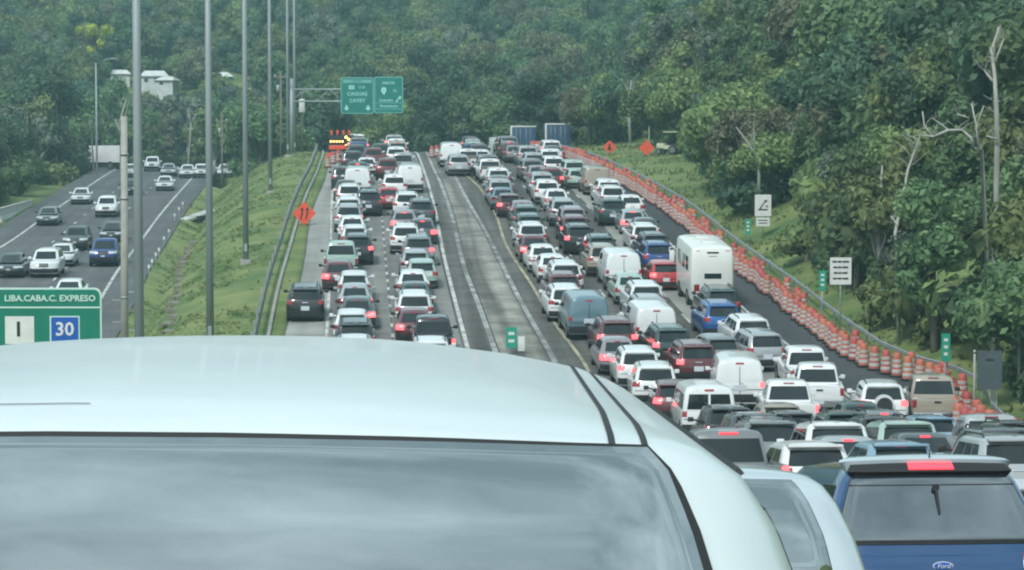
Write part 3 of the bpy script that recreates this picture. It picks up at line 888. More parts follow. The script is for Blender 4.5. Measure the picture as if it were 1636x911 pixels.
# cars that stand in the remaining gaps of the packed lanes
fr = rng(31)
FILL = {'L1': lambda y: float(XA0(y)) * .5 + float(XM(y)) * .5, 'L2': lambda y: float(XM(y)) * .5 + float(XA1(y)) * .5, 'R1': lambda y: float(XD(y)) + 1.85, 'R2': lambda y: float(XD(y)) + 5.1, 'R3': lambda y: float(XD(y)) + 8.4}
PAL = ['white'] * 9 + ['silver'] * 7 + ['black'] * 4 + ['dark grey'] * 4 + ['grey'] * 3 + ['dark red'] * 2 + ['dark green', 'mauve', 'dark blue', 'beige', 'pale green']
nf = 0
for lane, fx in FILL.items():
    y = 62.0
    while y < 262:
        t = fr.choice(['suv', 'suv', 'suv', 'sedan', 'sedan', 'hatchback', 'hatchback', 'pickup']); c = dims(t); hl, hw = c['L'] / 2, c['hw']
        x = fx(y) + fr.uniform(-.2, .2); hd = heading(x, y); px = project(x, y, float(zr(y)) + 1.5)[0]
        if lane == 'R3' and (114 < y < 122 or y > 246): y += 1; continue
        if lane[0] == 'L' and y < 112: y += 1; continue
        if px < 1700 and (lane[0] == 'L' or px > 980 or y > 112) and not clash(x, y, hl - .05, hw, hd):
            placed.append((x, y, hl, hw)); nf += 1
            cars.append(dict(x=x, y=y, lane=lane, t=t, c=fr.choice(PAL), br=fr.choice(['', '', '', 'l', 't', 'b']), hd=hd, front=False)); y += 4
        y += .6
print('fill', nf, 'cars', len(cars), 'dropped', len(dropped), dropped)
# the road on the left: vehicles coming towards the camera
WQ = '''
20 404 sedan dark_grey
76 397 suv white
101 389 sedan white
124 361 suv dark_grey
79 330 sedan grey
131 300 sedan white
172 313 suv white
181 354 sedan dark_grey
170 380 pickup dark_blue
113 446 sedan white
264 281 sedan white
244 250 suv white
208 287 sedan black
209 262 sedan white
270 261 sedan silver
300 263 sedan white
322 262 hatchback white
360 262 sedan white
416 264 sedan silver
'''
for ln in WQ.strip().splitlines():
    px, row, t, colr = ln.split(); t = t.replace('_', ' '); colr = colr.replace('_', ' '); px, row = float(px), float(row)
    y = y_at_row(row, RH[t], zl, _YL[_YL > 150])
    x = x_at(px, y, float(zl(y))); hd = (float(XLl(y + 4)) - float(XLl(y - 4))) / 8
    cars.append(dict(x=x, y=y, lane='W', t=t, c=colr, br='', hd=hd, front=True))
for c in cars:
    zf = zl if c['lane'] == 'W' else zr
    root, d = vehicle(c['t'], c['c'], (c['x'], c['y'], float(zf(c['y'])) + .005), -math.atan(c['hd']), math.atan(slope(zf, c['y'])), c['br'], near=c['y'] < 190, front=c['front'])
    c['root'] = root
GROUP = {'S': None, 'L1': 'vehicles queueing on the left lanes', 'L2': 'vehicles queueing on the left lanes', 'W': 'oncoming vehicles on the road at left'}
NOUN = {'suv': 'SUV', 'sedan': 'sedan', 'hatchback': 'hatchback', 'pickup': 'pickup', 'van': 'van', 'panel van': 'panel van', 'box truck': 'box truck'}
CATS = {'suv': 'car', 'sedan': 'car', 'hatchback': 'car', 'pickup': 'pickup truck', 'van': 'van', 'panel van': 'van', 'box truck': 'truck'}
def short(c): return c['c'] + ' ' + NOUN[c['t']]
lanes = {}
for c in cars: lanes.setdefault('N' if c['lane'] == 'N' else c['lane'], []).append(c)
used = {}
PLACE = {'L1': "left queue's left lane", 'L2': "left queue's right lane", 'R1': "right queue's left lane", 'R2': "right queue's middle lane", 'R3': "right queue's right lane", 'N': 'near big blue SUV', 'W': 'oncoming road'}
def lamp(c): return {'': '', 't': ' with tail lamps lit', 'b': ' with brake lamps lit', 'l': ' with one tail lamp lit', 'r': ' with one tail lamp lit'}[c['br']]
for ln, cs in lanes.items():
    cs.sort(key=lambda c: c['y'])
    for i, c in enumerate(cs):
        nb, na = (cs[i - 1] if i else None), (cs[i + 1] if i + 1 < len(cs) else None)
        me = short(c)
        if ln == 'S': opts = ['black SUV standing alone on the pale concrete shoulder left of the queue']
        else:
            where = PLACE[ln]
            first = (nb is None and ' first in the ') or (na is None and ' last in the ') or None
            opts = []
            if ln == 'W':
                o2 = min((k for k in cs if k is not c), key=lambda k: abs(k['y'] - c['y']) + abs(k['x'] - c['x']))
                pos = 'left' if c['x'] < o2['x'] else 'right'
                opts.append(f"{me} on the oncoming road, {pos} of a {short(o2)}")
            elif nb and na:
                opts.append(f"{me}, {where}, behind {short(na)}, ahead of {short(nb)}")
                o2 = cs[i + 2] if i + 2 < len(cs) else cs[i - 2]
                opts.append(f"{me}, {where}, behind {short(na)}, two {'behind' if i + 2 < len(cs) else 'before'} {short(o2)}")
            elif na: opts.append(f"{me} nearest the camera in the {where}, behind {short(na)}")
            else: opts.append(f"{me} farthest up the {where}, ahead of {short(nb)}")
        for l in opts + [f"{opts[-1]}, the farther one", f"{opts[-1]}, the third one up"]:
            if l not in used: break
        used[l] = 1
        if len(l.split()) > 16: print('LONG', l)
        tag(c['root'], l, CATS[c['t']], GROUP.get(ln, 'vehicles queueing on the right lanes') or None)
        if ln == 'S': pass

# spare wheel in a round white cover on the back of one car
for c in cars:
    if c['lane'] == 'R3' and c['t'] == 'suv' and c['br'] == 't' and c['c'] == 'white':
        g = G().lathe([(.02, -.26), (.27, -.26), (.36, -.22), (.38, -.14), (.38, .02)], 20)
        sw = obj('spare_wheel', g.mesh('spare_wheel', 'paint_white', 'auto'), c['root'], (0, -2.33, .98), (math.pi / 2, 0, 0))
        g = G().lathe([(.02, .0), (.27, .0), (.30, -.012)], 20)
        obj('wheel_cover', g.mesh('wheel_cover', 'black_trim', 'auto'), sw, (0, 0, .27), (math.pi, 0, 0))
        c['root']['label'] = 'white SUV with a round spare wheel on its back door, left of the beige pickup'
    if c['t'] == 'pickup' and c['lane'] == 'R1' and c['y'] > 200:
        r = rng(4)
        for i in range(6):
            G().bbox(-.8, .8, .3 + i * .26, .5 + i * .26, .98, 1.2 + r.random() * .35, .02).obj('timber_load', 'wood_pole', c['root'], loc=(0, -5.35 / 2, 0)) if i < 4 else None

# ------------------------------------------------------------------ white camper bus
def camper():
    z = float(zr(CAMPER_Y)); hd = heading(campx, CAMPER_Y)
    root = empty('camper_bus', (campx, CAMPER_Y, z), (math.atan(slope(zr, CAMPER_Y)), 0, -math.atan(hd)), 'tall white camper bus with a dark slot window, right of the red hatchback', 'camper bus')
    L = 6.3
    st = stack([(.42, .42, .25, L - .1, 1.03, .12, .3, 0, .05, 0), (.60, .60, .08, L, 1.08, .14, .35, .02, .1, 0), (1.5, 1.5, .0, L, 1.10, .16, .4, .03, .12, 0), (2.4, 2.4, .06, L, 1.10, .16, .4, .03, .1, 0),
                (2.95, 2.95, .16, L - .1, 1.08, .18, .4, .03, .1, 0), (3.10, 3.10, .24, L - .2, 1.03, .18, .4, .03, .1, .01), (3.17, 3.17, .42, L - .4, .9, .18, .4, .03, .1, .02)])
    g = G(); stack_geo(st, g, bottom=True)
    P = (0, -L / 2, 0)
    g.obj('body', 'camper', root, 'auto', P)
    patch(st, 1.6, 4.4, 2.08, 2.38, .012).obj('rear_window', 'glass', root, 'auto', P)
    patch(st, 2.0, 4.0, 3.82, 3.98, .012, 4, 1).obj('upper_vent', 'seal', root, False, P)
    patch(st, 2.3, 3.7, 3.55, 3.60, .012, 4, 1).obj('high_lamp', 'tail_off', root, False, P)
    patch(st, -1, 7, .55, 1.3, .03, 12, 2).obj('rear_bumper', 'camper', root, 'auto', P)
    patch(st, 2.2, 3.8, 1.35, 1.6, .02, 2, 1).obj('licence_plate', 'plate', root, False, P)
    for q in ((5.2, 6.2), (-.2, .8)):
        patch(st, q[0], q[1], 1.35, 1.75, .014).obj('taillight', 'tail_off', root, 'auto', P)
        patch(st, q[0], q[1], 4.15, 4.35, .014, 2, 1).obj('marker_lamp', 'tail_off', root, False, P)
    for a, b in ((30.2, 31.6), (32.2, 33.6), (34.2, 35.4)):
        patch(st, a, b, 2.35, 3.25, .012).obj('side_window', 'glass', root, 'auto', P)
        patch(st, 46 - b, 46 - a, 2.35, 3.25, .012).obj('side_window', 'glass', root, 'auto', P)
    patch(st, 19.5, 26.5, 2.1, 3.4, .012).obj('windshield', 'glass', root, 'auto', P)
    ty, rm = wheel_meshes(.44)
    for y in (1.7, L - 1.5):
        for s in (-1, 1):
            w = obj('wheel', ty, root, (s * 1.0, y - L / 2, .44)); obj('rim', rm, w)
    for s in (-1, 1):
        m = G().bbox(min(s * 1.24, s * 1.5), max(s * 1.24, s * 1.5), L - .7, L - .55, 1.75, 2.35, .05); m.tube([(s * 1.2, L - .6, 2.55), (s * 1.5, L - .6, 2.5), (s * 1.5, L - .6, 2.3)], .035, 6)
        m.obj('side_mirror', 'camper', root, 'auto', P)
    for k in range(2):
        G().bbox(-.35, .35, 1.5 + k * 2.2, 2.2 + k * 2.2, 3.16, 3.30, .05).obj('roof_vent', 'camper', root, 'auto', P)
camper()
# ------------------------------------------------------------------ two dark blue container trucks at the crest
def container(px, y, w, h, label):
    x = x_at(px, y, float(zr(y)))
    z = float(zr(y)) - .1
    root = empty('container_truck', (x, y, z), (0, 0, .01), label, 'truck', 'blue container trucks at the crest')
    L = 9.0
    G().bbox(-w / 2, w / 2, 0, L, 1.15, 1.15 + h, .03).obj('container', 'container_blue', root, 'auto')
    for s in (-1, 1):
        G().bbox(min(s * .03, s * (w / 2 - .12)), max(s * .03, s * (w / 2 - .12)), -.05, .0, 1.28, 1.05 + h, .012).obj('rear_door', 'container_blue', root, 'auto')
        for q in (.3, .75):
            G().tube([(s * q, -.08, 1.3), (s * q, -.08, 1.0 + h)], .022, 6).obj('lock_bar', 'steel', root, True)
        G().bbox(min(s * w / 2 * .98, s * (w / 2 - .3)), max(s * w / 2 * .98, s * (w / 2 - .3)), -.06, .02, .82, .98, .01).obj('taillight', 'tail_off', root)
    G().bbox(-w / 2 - .02, -w / 2 + .17, -.07, .06, 1.16, 1.15 + h, .01).obj('corner_post', 'trailer_white', root, 'auto')
    G().bbox(-w / 2, w / 2, -.07, .06, 1.12 + h, 1.27 + h, .01).obj('top_rail', 'trailer_white', root, 'auto')
    G().box(-.5, .5, .2, L, .75, 1.14).obj('chassis', 'seal', root)
    G().bbox(-1.1, 1.1, -.05, .08, .5, .64, .02).obj('rear_bumper', 'black_trim', root, 'auto')
    ty, rm = wheel_meshes(.5)
    for yy in (1.0, 2.25, L - 1):
        for s in (-1, 1):
            k = obj('wheel', ty, root, (s * (w / 2 - .18), yy, .5)); obj('rim', rm, k)
    G().bbox(-w / 2 + .1, w / 2 - .1, L + .3, L + 2.2, .6, 2.7, .15).obj('cab', 'paint_dark blue', root, 'auto')
container(836, 284, 2.7, 2.4, 'dark blue container truck at the crest, left one, beside the white box truck')
container(891.5, 282, 2.7, 2.5, 'dark blue container truck at the crest, right one, with bright white top rail')
def far_truck(px, row, zf, y, yaw, label, col):
    x = x_at(px, y, float(zf(y)))
    root, c = vehicle('box truck', 'white', (x, y, float(zf(y))), yaw, 0, '', near=True)
    tag(root, label, 'truck')
    return root
far_truck(800, 223, zr, 290, .25, 'white box truck at the crest just left of the dark blue containers', 'white')
far_truck(160, 246, zl, 333, 1.25, 'white box truck seen from the side at the far end of the oncoming road', 'white')

# ------------------------------------------------------------------ hero 1: white van right in front of the camera
def hero_white():
    Yr, Xc = 2.66, -.473
    roof = CAMZ - (690 - PH) * Yr / FPX
    H = 1.62
    pit = -.071
    root = empty('family_van', (Xc, Yr, roof - H), (pit, 0, 0), 'large white van nearest the camera, roof and rear window filling the lower left', 'van')
    L = 4.6
    lv = [(.25, .25, -.38, L - .5, .86, .14, .3, .02, .05, 0), (.45, .45, -.45, L - .2, .93, .16, .4, .03, .1, 0), (.75, .75, -.46, L, .95, .16, .5, .03, .12, 0), (1.0, .85, -.36, L - .1, .93, .16, .5, .04, .12, 0)]
    low = stack(lv + [(1.06, .95, -.30, L - .4, .90, .16, .5, .05, .12, 0)])
    cab = stack([(1.02, 1.02, -.34, 3.55, .895, .17, .4, .05, .12, 0), (1.25, 1.25, -.235, 3.15, .835, .17, .35, .05, .1, 0), (1.42, 1.42, -.135, 2.85, .782, .16, .3, .05, .08, 0), (1.51, 1.51, -.078, 2.65, .752, .15, .3, .045, .08, .004),
                 (1.57, 1.57, -.034, 2.5, .718, .13, .3, .04, .08, .012), (1.608, 1.612, -.004, 2.4, .676, .11, .3, .035, .08, .022), (1.622, 1.645, .05, 2.3, .64, .10, .3, .03, .08, .027), (1.636, 1.675, .22, 2.2, .585, .10, .3, .03, .08, .027),
                 (1.652, 1.690, .5, 2.0, .50, .10, .3, .03, .08, .02), (1.675, 1.698, .9, 1.8, .34, .10, .2, .02, .05, .01)])
    b = G(); stack_geo(low, b); stack_geo(cab, b)
    bm = b.mesh('body', 'paint_hero', 'auto')
    body = obj('body', bm, root)
    # rear window: black seal first, glass proud of it
    G_ = patch(cab, -.78, 6.78, .35, 4.93, .010, 24, 12); G_.obj('window_seal', 'seal', root, 'auto')
    patch(cab, -.62, 6.62, .45, 4.70, .016, 24, 12).obj('rear_window', 'hero_glass', root, True)
    patch(low, -.4, 6.4, 3.2, 3.32, .006, 12, 1).obj('tailgate_seam', 'seal', root)
    for s in (0, 1):
        q = (9.2, 16.4) if s == 0 else (46 - 16.4, 46 - 9.2)
        patch(cab, q[0], q[1], .2, 3.2, .005, 20, 8).obj('side_window', 'glass', root, 'auto')
        q = (9.15, 16.8) if s == 0 else (46 - 16.8, 46 - 9.15)
        patch(cab, q[0], q[1], 3.93, 4.06, .006, 24, 2, inset=.01).obj('window_trim', 'seal', root, 'auto')
        q = (5.6, 8.6) if s == 0 else mir(5.6, 8.6)
        patch(low, q[0], q[1], 2.2, 3.6, .012).obj('taillight', 'tail_off', root, 'auto')
    patch(cab, 19.5, 26.5, .2, 4.0, .01, 12, 6).obj('windshield', 'glass', root, 'auto')
    bt = BVHTree.FromPolygons([v.co[:] for v in bm.vertices], [p.vertices[:] for p in bm.polygons])
    def roofz(x, y):
        h = bt.ray_cast(Vector((x, y, 3)), Vector((0, 0, -1))); return h[0].z if h[0] else 1.6
    for s in (-1, 1):
        for xx, w in ((.577, .0036), (.612, .0036)):
            V = []; F = []
            ys = np.linspace(.0, 2.15, 40)
            for i, y in enumerate(ys):
                for d in (-w, w): V.append((s * xx + d, y, roofz(s * xx + d, y) + .0015))
            F = [(2 * i, 2 * i + 1, 2 * i + 3, 2 * i + 2) for i in range(len(ys) - 1)]
            obj('roof_groove', mesh('roof_groove', V, F, 'seal', True), root)
    # edge of the lamp housing at the middle of the roof's rear
    V = []; F = []
    xs = np.linspace(-.09, .018, 10)
    for x in xs:
        for y in (.112, .1165): V.append((x, y, roofz(x, y) + .0012))
    F = [(2 * i, 2 * i + 2, 2 * i + 3, 2 * i + 1) for i in range(9)]
    obj('roof_seam', mesh('roof_seam', V, F, 'seal', True), root)
    # wheels
    ty, rm = wheel_meshes(.35)
    for y in (.35, 3.2):
        for s in (-1, 1):
            w = obj('wheel', ty, root, (s * .84, y, .35)); obj('rim', rm, w)
mat('paint_hero', (.61, .675, .675), rough=.33, col2=(.54, .605, .61), scale=2.6, detail=9, coat=.25, stops=(.4, .7))
hero_white()
# ------------------------------------------------------------------ hero 2: pale silver hatchback between the white van and the blue car
def hero_silver():
    Yr, Xc = 11.6, .79
    roof = CAMZ - (722 - PH) * (Yr + .5) / FPX
    H = 1.44
    root = empty('hatchback_car', (Xc, Yr, roof - H), (-.13, 0, 0), 'pale silver hatchback between the big white van and the blue SUV, half hidden', 'car')
    L = 4.2
    low = stack([(.20, .20, .08, L - .08, .80, .22, .3, .04, .06, 0), (.34, .32, .01, L - .03, .85, .25, .35, .06, .10, 0), (.55, .55, 0, L, .86, .25, .4, .07, .12, 0),
                 (.82, .70, .03, L - .05, .86, .24, .4, .06, .12, 0), (.92, .80, .08, L - .2, .845, .2, .4, .05, .1, .01), (.97, .86, .14, L - .42, .80, .2, .4, .04, .08, .02)])
    cab = stack([(.92, .92, .08, 3.3, .81, .2, .25, .06, .12, 0), (1.10, 1.10, .22, 3.0, .765, .18, .25, .06, .1, 0), (1.25, 1.25, .36, 2.7, .705, .17, .2, .05, .07, .0), (1.34, 1.34, .47, 2.5, .65, .16, .2, .05, .05, .006), (1.39, 1.39, .57, 2.35, .595, .15, .2, .05, .05, .014),
                 (1.42, 1.42, .74, 2.2, .52, .14, .2, .04, .05, .02), (1.44, 1.44, 1.0, 2.0, .40, .12, .2, .04, .03, .02)])
    b = G(); stack_geo(low, b); stack_geo(cab, b); b.obj('body', 'paint_pale silver', root, 'auto')
    patch(cab, -.25, 6.25, .10, 3.45, .004, 14, 10).obj('window_seal', 'seal', root, 'auto')
    patch(cab, -.18, 6.18, .14, 3.38, .008, 14, 10).obj('rear_window', 'hero_glass', root, True)
    for s in (0, 1):
        for q in ((9.3, 12.6), (13.0, 16.4)):
            q = q if s == 0 else (46 - q[1], 46 - q[0])
            patch(cab, q[0], q[1], .2, 2.8, .006, 10, 6).obj('side_window', 'glass', root, 'auto')
        q = (5.6, 8.4) if s == 0 else mir(5.6, 8.4)
        patch(low, q[0], q[1], 2.7, 4.1, .012).obj('taillight', 'tail_off', root, 'auto')
    patch(cab, 19.5, 26.5, .2, 3.2, .006, 10, 6).obj('windshield', 'glass', root, 'auto')
    ty, rm = wheel_meshes(.33)
    for y in (.8, 3.35):
        for s in (-1, 1):
            w = obj('wheel', ty, root, (s * .77, y, .33)); obj('rim', rm, w)
mat('paint_pale silver', (.46, .53, .56), rough=.24, col2=(.42, .48, .52), scale=1.5, coat=.7)
hero_silver()
# ------------------------------------------------------------------ hero 3: blue car at the lower right
def hero_blue():
    Yr = 19.2
    Xc = (1517 - CX) / FPX * Yr
    roof = CAMZ - (727 - PH) * (Yr + .7) / FPX
    H = 1.69
    root = empty('sport_utility_car', (Xc, Yr, roof - H), (-.12, 0, R(4.0)), 'blue SUV with black spoiler and lit red brake lamp at the lower right', 'car')
    L = 4.55
    low = stack([(.24, .24, .06, L - .10, .85, .18, .3, .03, .06, 0), (.40, .38, .0, L - .03, .91, .2, .35, .05, .10, 0), (.65, .62, -.02, L, .92, .2, .4, .05, .12, 0), (.86, .76, -.01, L, .92, .2, .4, .05, .12, 0),
                 (1.0, .84, .03, L - .05, .905, .18, .4, .05, .12, 0), (1.07, .95, .08, L - .3, .88, .17, .4, .05, .1, 0)])
    cab = stack([(1.03, 1.03, .06, 3.4, .865, .15, .25, .06, .12, 0), (1.14, 1.14, .11, 3.2, .835, .14, .25, .06, .12, 0), (1.35, 1.35, .22, 2.95, .745, .12, .2, .05, .1, 0), (1.55, 1.55, .33, 2.7, .665, .11, .2, .04, .07, .0), (1.63, 1.63, .39, 2.55, .62, .10, .2, .04, .05, .012),
                 (1.665, 1.675, .50, 2.45, .60, .1, .2, .04, .05, .02), (1.685, 1.70, .8, 2.2, .45, .1, .2, .03, .03, .015)])
    b = G(); stack_geo(low, b); b.obj('body', 'paint_hero_blue', root, 'auto')
    b = G(); stack_geo(cab, b); b.obj('cabin', 'paint_hero_blue', root, 'auto')
    patch(cab, -.95, 6.95, .70, 3.92, .008, 16, 10).obj('window_seal', 'seal', root, 'auto')
    patch(cab, -.75, 6.75, .80, 3.80, .014, 16, 10).obj('rear_window', 'blue_car_glass', root, True)
    patch(cab, -.75, 6.75, 2.86, 2.90, .0155, 16, 1).obj('glass_line', 'seal', root, True)
    patch(cab, -1.1, 7.1, 3.62, 4.45, .055, 20, 4, inset=.06).obj('roof_spoiler', 'panel_black', root, 'auto')
    patch(cab, -2.4, 8.4, 4.42, 5.5, .082, 24, 4, inset=.09).obj('spoiler_top', 'paint_pale silver', root, 'auto')
    patch(cab, 2.05, 3.95, 3.80, 4.22, .064, 4, 1).obj('brake_light', 'brake_on', root)
    for q in ((5.5, 8.5), mir(5.5, 8.5)):
        patch(low, q[0], q[1], 3.2, 4.45, .014).obj('taillight', 'tail_off', root, 'auto')
    for s in (-1, 1):
        G().bbox(min(s * .60, s * .86), max(s * .60, s * .86), -.06, .0, .85, .915, .01).obj('lamp_strip', 'tail_on', root)
    # oval badge with script lettering
    V = []; n = 28
    bd = root
    yb = float(spoint(low, 3, 3.68)[1]); zb = .955
    for rx, rz, dy, m, nm in ((.075, .031, .0, 'sign_white', 'badge'), (.068, .0255, .006, 'sign_blue', 'badge_oval')):
        V = [(rx * math.cos(2 * math.pi * i / n), yb - .004 - dy, zb + rz * math.sin(2 * math.pi * i / n)) for i in range(n)]
        V += [(x, yb + .03, z) for x, y, z in V]
        F = [tuple(range(n)), ] + [(i, i + n, (i + 1) % n + n, (i + 1) % n) for i in range(n)]
        o = obj(nm, mesh(nm, V, F, m), bd)
        if nm == 'badge': bd = o
    text('Ford', .046, (0, yb - .018, zb - .002), 'sign_white', bd, sx=1.1, shear=.3, ext=.002)
    patch(low, 2.1, 3.9, 2.1, 2.75, .018, 2, 1).obj('licence_plate', 'plate', root)
    patch(low, -2, 8, .55, 1.75, .02, nu=12).obj('rear_bumper', 'black_trim', root, 'auto')
    G().tube([(.01, .42, 1.66), (.01, .38, 1.80)], [.010, .004], 6).obj('antenna', 'black_trim', root, True)
    G().bbox(-.14, -.10, .62, .78, 1.67, 1.735, .012).obj('roof_fin', 'black_trim', root, 'auto')
    # wiper: pivot and arm standing up the middle of the glass
    g = G().lathe([(.026, 0), (.026, .03)], 10, (.015, 0, 0)); g.V = [(x, float(spoint(cab, 3, 2.75)[1]) - .02 - z, 1.515 + y) for x, y, z in g.V]
    a = spoint(cab, 3.08, 2.75); c2 = spoint(cab, 3.08, 1.9)
    g.tube([(.015, a[1] - .035, a[2] + .02), (.02, c2[1] - .03, c2[2])], [.011, .008], 6)
    g.obj('rear_wiper', 'seal', root, 'auto')
    for s in (0, 1):
        for q in ((9.2, 11.2), (11.5, 13.6), (13.9, 16.4)):
            q = q if s == 0 else (46 - q[1], 46 - q[0])
            patch(cab, q[0], q[1], .3, 2.9, .008).obj('side_window', 'glass', root, 'auto')
    patch(cab, 19.4, 26.6, .3, 2.9, .008, 8).obj('windshield', 'glass', root, 'auto')
    ty, rm = wheel_meshes(.36)
    for y in (.85, 3.6):
        for s in (-1, 1):
            w = obj('wheel', ty, root, (s * .82, y, .36)); obj('rim', rm, w)
mat('blue_car_glass', (.018, .026, .034), rough=.03, spec=1.0, ior=2.1)
mat('paint_hero_blue', (.004, .046, .155), rough=.2, col2=(.006, .05, .145), scale=2, coat=1)
hero_blue()
mat('sign_border', (.16, .42, .38), rough=.5)
mat('sign_print', (.36, .70, .64), rough=.5)
mat('sign_edge', (.55, .72, .66), rough=.5)
mat('concrete_white', (.55, .55, .52), rough=.8, col2=(.42, .42, .40), scale=1.2)
# ------------------------------------------------------------------ street furniture
def pole(px_bot, y, dia, height, label, name='light_pole', m='pole_steel', base=True, group=None, cat='light pole', taper=.62):
    z = None; x = x_at(px_bot, y, float(zr(y)))
    z = ground(x, y)
    root = empty(name, (x, y, z), (0, 0, 0), label, cat, group)
    G().tube([(0, 0, -.3), (0, 0, height * .5), (0, 0, height)], [dia / 2, dia / 2 * (1 + taper) / 2, dia / 2 * taper], 14).obj('shaft', m, root, True)
    return root, x, z
LP = [(224, 96, .38, 'broad grey light pole, thickest and leftmost of the tall row on the median'), (336, 126, .37, 'grey light pole second from left in the tall row, footed behind the white van roof'),
      (393, 159, .36, 'grey light pole with its foot visible on the grass halfway up the median'), (432, 204, .33, 'grey light pole at the top of the median, left of the guardrail end'),
      (460, 250, .30, 'slim grey light pole at the crest, left one of the close pair'), (471, 268, .31, 'slim grey light pole at the crest, right one of the close pair')]
for px, y, d, lb in LP:
    root, x, z = pole(px, y, d, 24, lb, group='tall light poles along the median')
    G().bbox(-d * .9, d * .9, -d * .9, d * .9, -.35, .22, .04).obj('footing', 'concrete_pale', root, 'auto')
    for s in (-1, 1):
        G().tube([(0, 0, 23.5), (s * 1.2, 0, 24.3), (s * 2.6, 0, 24.5)], .05, 6).obj('lamp_arm', 'pole_steel', root, True)
        G().bbox(min(s * 2.4, s * 3.2), max(s * 2.4, s * 3.2), -.16, .16, 24.42, 24.6, .04).obj('lamp_head', 'pole_steel', root, 'auto')
    G().bbox(-.09, .09, -d / 2 - .02, -d / 2 + .06, .7, 1.15, .01).obj('hand_hole_cover', 'pole_steel', root)
# concrete pole beside it
y = 118; x = x_at(199, y, float(zr(y))); z = ground(x, y); top = CAMZ + (PH - 186) * y / FPX
rt = empty('utility_pole', (x, y, z), (0, R(.4), 0), 'short pale concrete utility pole left of the thickest light pole', 'utility pole')
G().tube([(0, 0, -.3), (0, 0, top - z)], [.19, .14], 12).obj('shaft', 'pole_concrete', rt, True)
for zz in (.86, .70, .34):
    G().lathe([(.20, 0), (.20, .07)], 12, (0, 0, (top - z) * zz)).obj('steel_band', 'steel', rt, True)
for s, zz in ((1, .36), (-1, .33), (1, .22), (-1, .25)):
    G().bbox(min(s * .15, s * .55), max(s * .15, s * .55), -.03, .03, (top - z) * zz, (top - z) * zz + .05, .008).obj('step_iron', 'steel', rt)
G().bbox(.42, .62, -.05, .03, (top - z) * .2, (top - z) * .2 + .28, .015).obj('tag_plate', 'sign_white', rt)
# thin poles far off on the left
rt, x, z = pole(155, 312, .27, 16.5, 'thin pale lamp post far off beside the white box truck seen from the side', 'lamp_post', 'pole_steel', cat='lamp post')
G().tube([(0, 0, 16.3), (1.2, 0, 16.9), (2.0, 0, 17.0)], .05, 6).obj('lamp_arm', 'pole_steel', rt, True)
G().bbox(1.8, 2.5, -.14, .14, 16.9, 17.06, .03).obj('lamp_head', 'pole_steel', rt, 'auto')
for px, y, h, lb in ((355, 300, 8.2, 'thin wooden utility pole behind the oncoming road, between second and third light poles'), (449, 262, 8.3, 'grey wooden utility pole just left of the close pair of light poles')):
    rt, x, z = pole(px, y, .26, h, lb, 'utility_pole', 'wood_pole', cat='utility pole')
    G().bbox(-.7, .7, -.06, .06, h - .6, h - .46, .01).obj('cross_arm', 'wood_pole', rt)
    for q in (-.55, 0, .55):
        G().lathe([(.05, 0), (.06, .08), (.03, .16)], 8, (q, 0, h - .46)).obj('insulator', 'sign_white', rt, True)
    G().lathe([(.16, 0), (.18, .05), (.18, .55), (.13, .62)], 10, (-.26, 0, h - 1.9)).obj('transformer', 'steel', rt, True)
rt, x, z = pole(483, 266, .20, 6.0, 'dark utility pole with a white box near its top, right of the close pair', 'utility_pole', 'wood_pole', cat='utility pole')
G().bbox(-.28, .28, -.35, .0, 4.0, 5.3, .06).obj('equipment_box', 'sign_white', rt, 'auto')
G().tube([(0, -.1, 5.8), (.3, -.1, 6.1)], .04, 6).obj('bracket', 'steel', rt, True)

# guardrails
def guardrail(fx, Y0, Y1, label, face, step=3.8, m='steel'):
    x0 = float(fx(Y0)); root = empty('guardrail', (x0, Y0, ground(x0, Y0)), (0, 0, 0), label, 'guardrail')
    o = np.array(root.location)
    n = int((Y1 - Y0) / step)
    V = []; lo = 0 if m == 'rail_dark' else 1
    prof = [(0, .52), (.04, .555), (.04, .595), (0, .62), (.04, .645), (.04, .68), (0, .71)] if lo else [(0, .44), (.05, .50), (.05, .56), (0, .61), (.05, .66), (.05, .72), (0, .78)]
    pts = []
    for i in range(n + 1):
        y = Y0 + i * step; x = float(fx(y)); pts.append((x, y, ground(x, y)))
    for i in range(n):
        a, b = np.array(pts[i]) - o, np.array(pts[i + 1]) - o
        g = G(); k = len(prof)
        V = [(a[0] + face * d, a[1] + .01, a[2] + h) for d, h in prof] + [(b[0] + face * d, b[1] - .01, b[2] + h) for d, h in prof]
        V += [(vx - face * .012, vy, vz) for vx, vy, vz in V]
        F = [(j, j + 1, k + j + 1, k + j) for j in range(k - 1)] + [(2 * k + j, 3 * k + j, 3 * k + j + 1, 2 * k + j + 1) for j in range(k - 1)] + [(k - 1, 3 * k - 1, 4 * k - 1, 2 * k - 1), (0, k, 3 * k, 2 * k)]
        g.add(V, F).obj('rail', m, root, 'auto')
        p = pts[i]
        G().box(p[0] - o[0] - face * .16 - .05, p[0] - o[0] - face * .16 + .05, p[1] - o[1] - .06, p[1] - o[1] + .06, p[2] - o[2] - .4, p[2] - o[2] + (.84 if m == 'rail_dark' else .70)).obj('post', 'steel', root)
    return root
XG = line([(413, 535), (433, 450), (455, 380), (480, 310), (500, 268)], near=[(60, -7), (95, -9.9)], far=[(268, -19.5), (300, -24)])
guardrail(XG, 98, 262, 'long steel guardrail along the grass median left of the concrete shoulder', 1, m='rail_dark')
kb = strip('kerb', off(XG, .42), off(XG, .58), lambda q: np.array([ground(float(XG(v)) + .55, float(v)) for v in np.atleast_1d(q)]), 95, 262, .14, 'concrete_pale', thick=.25); kb['kind'] = 'structure'
guardrail(off(XE, 1.5), 84, 262, 'steel guardrail running behind the line of orange barrels', -1)
# white curved end piece of the median guardrail
x = float(XG(262.5))
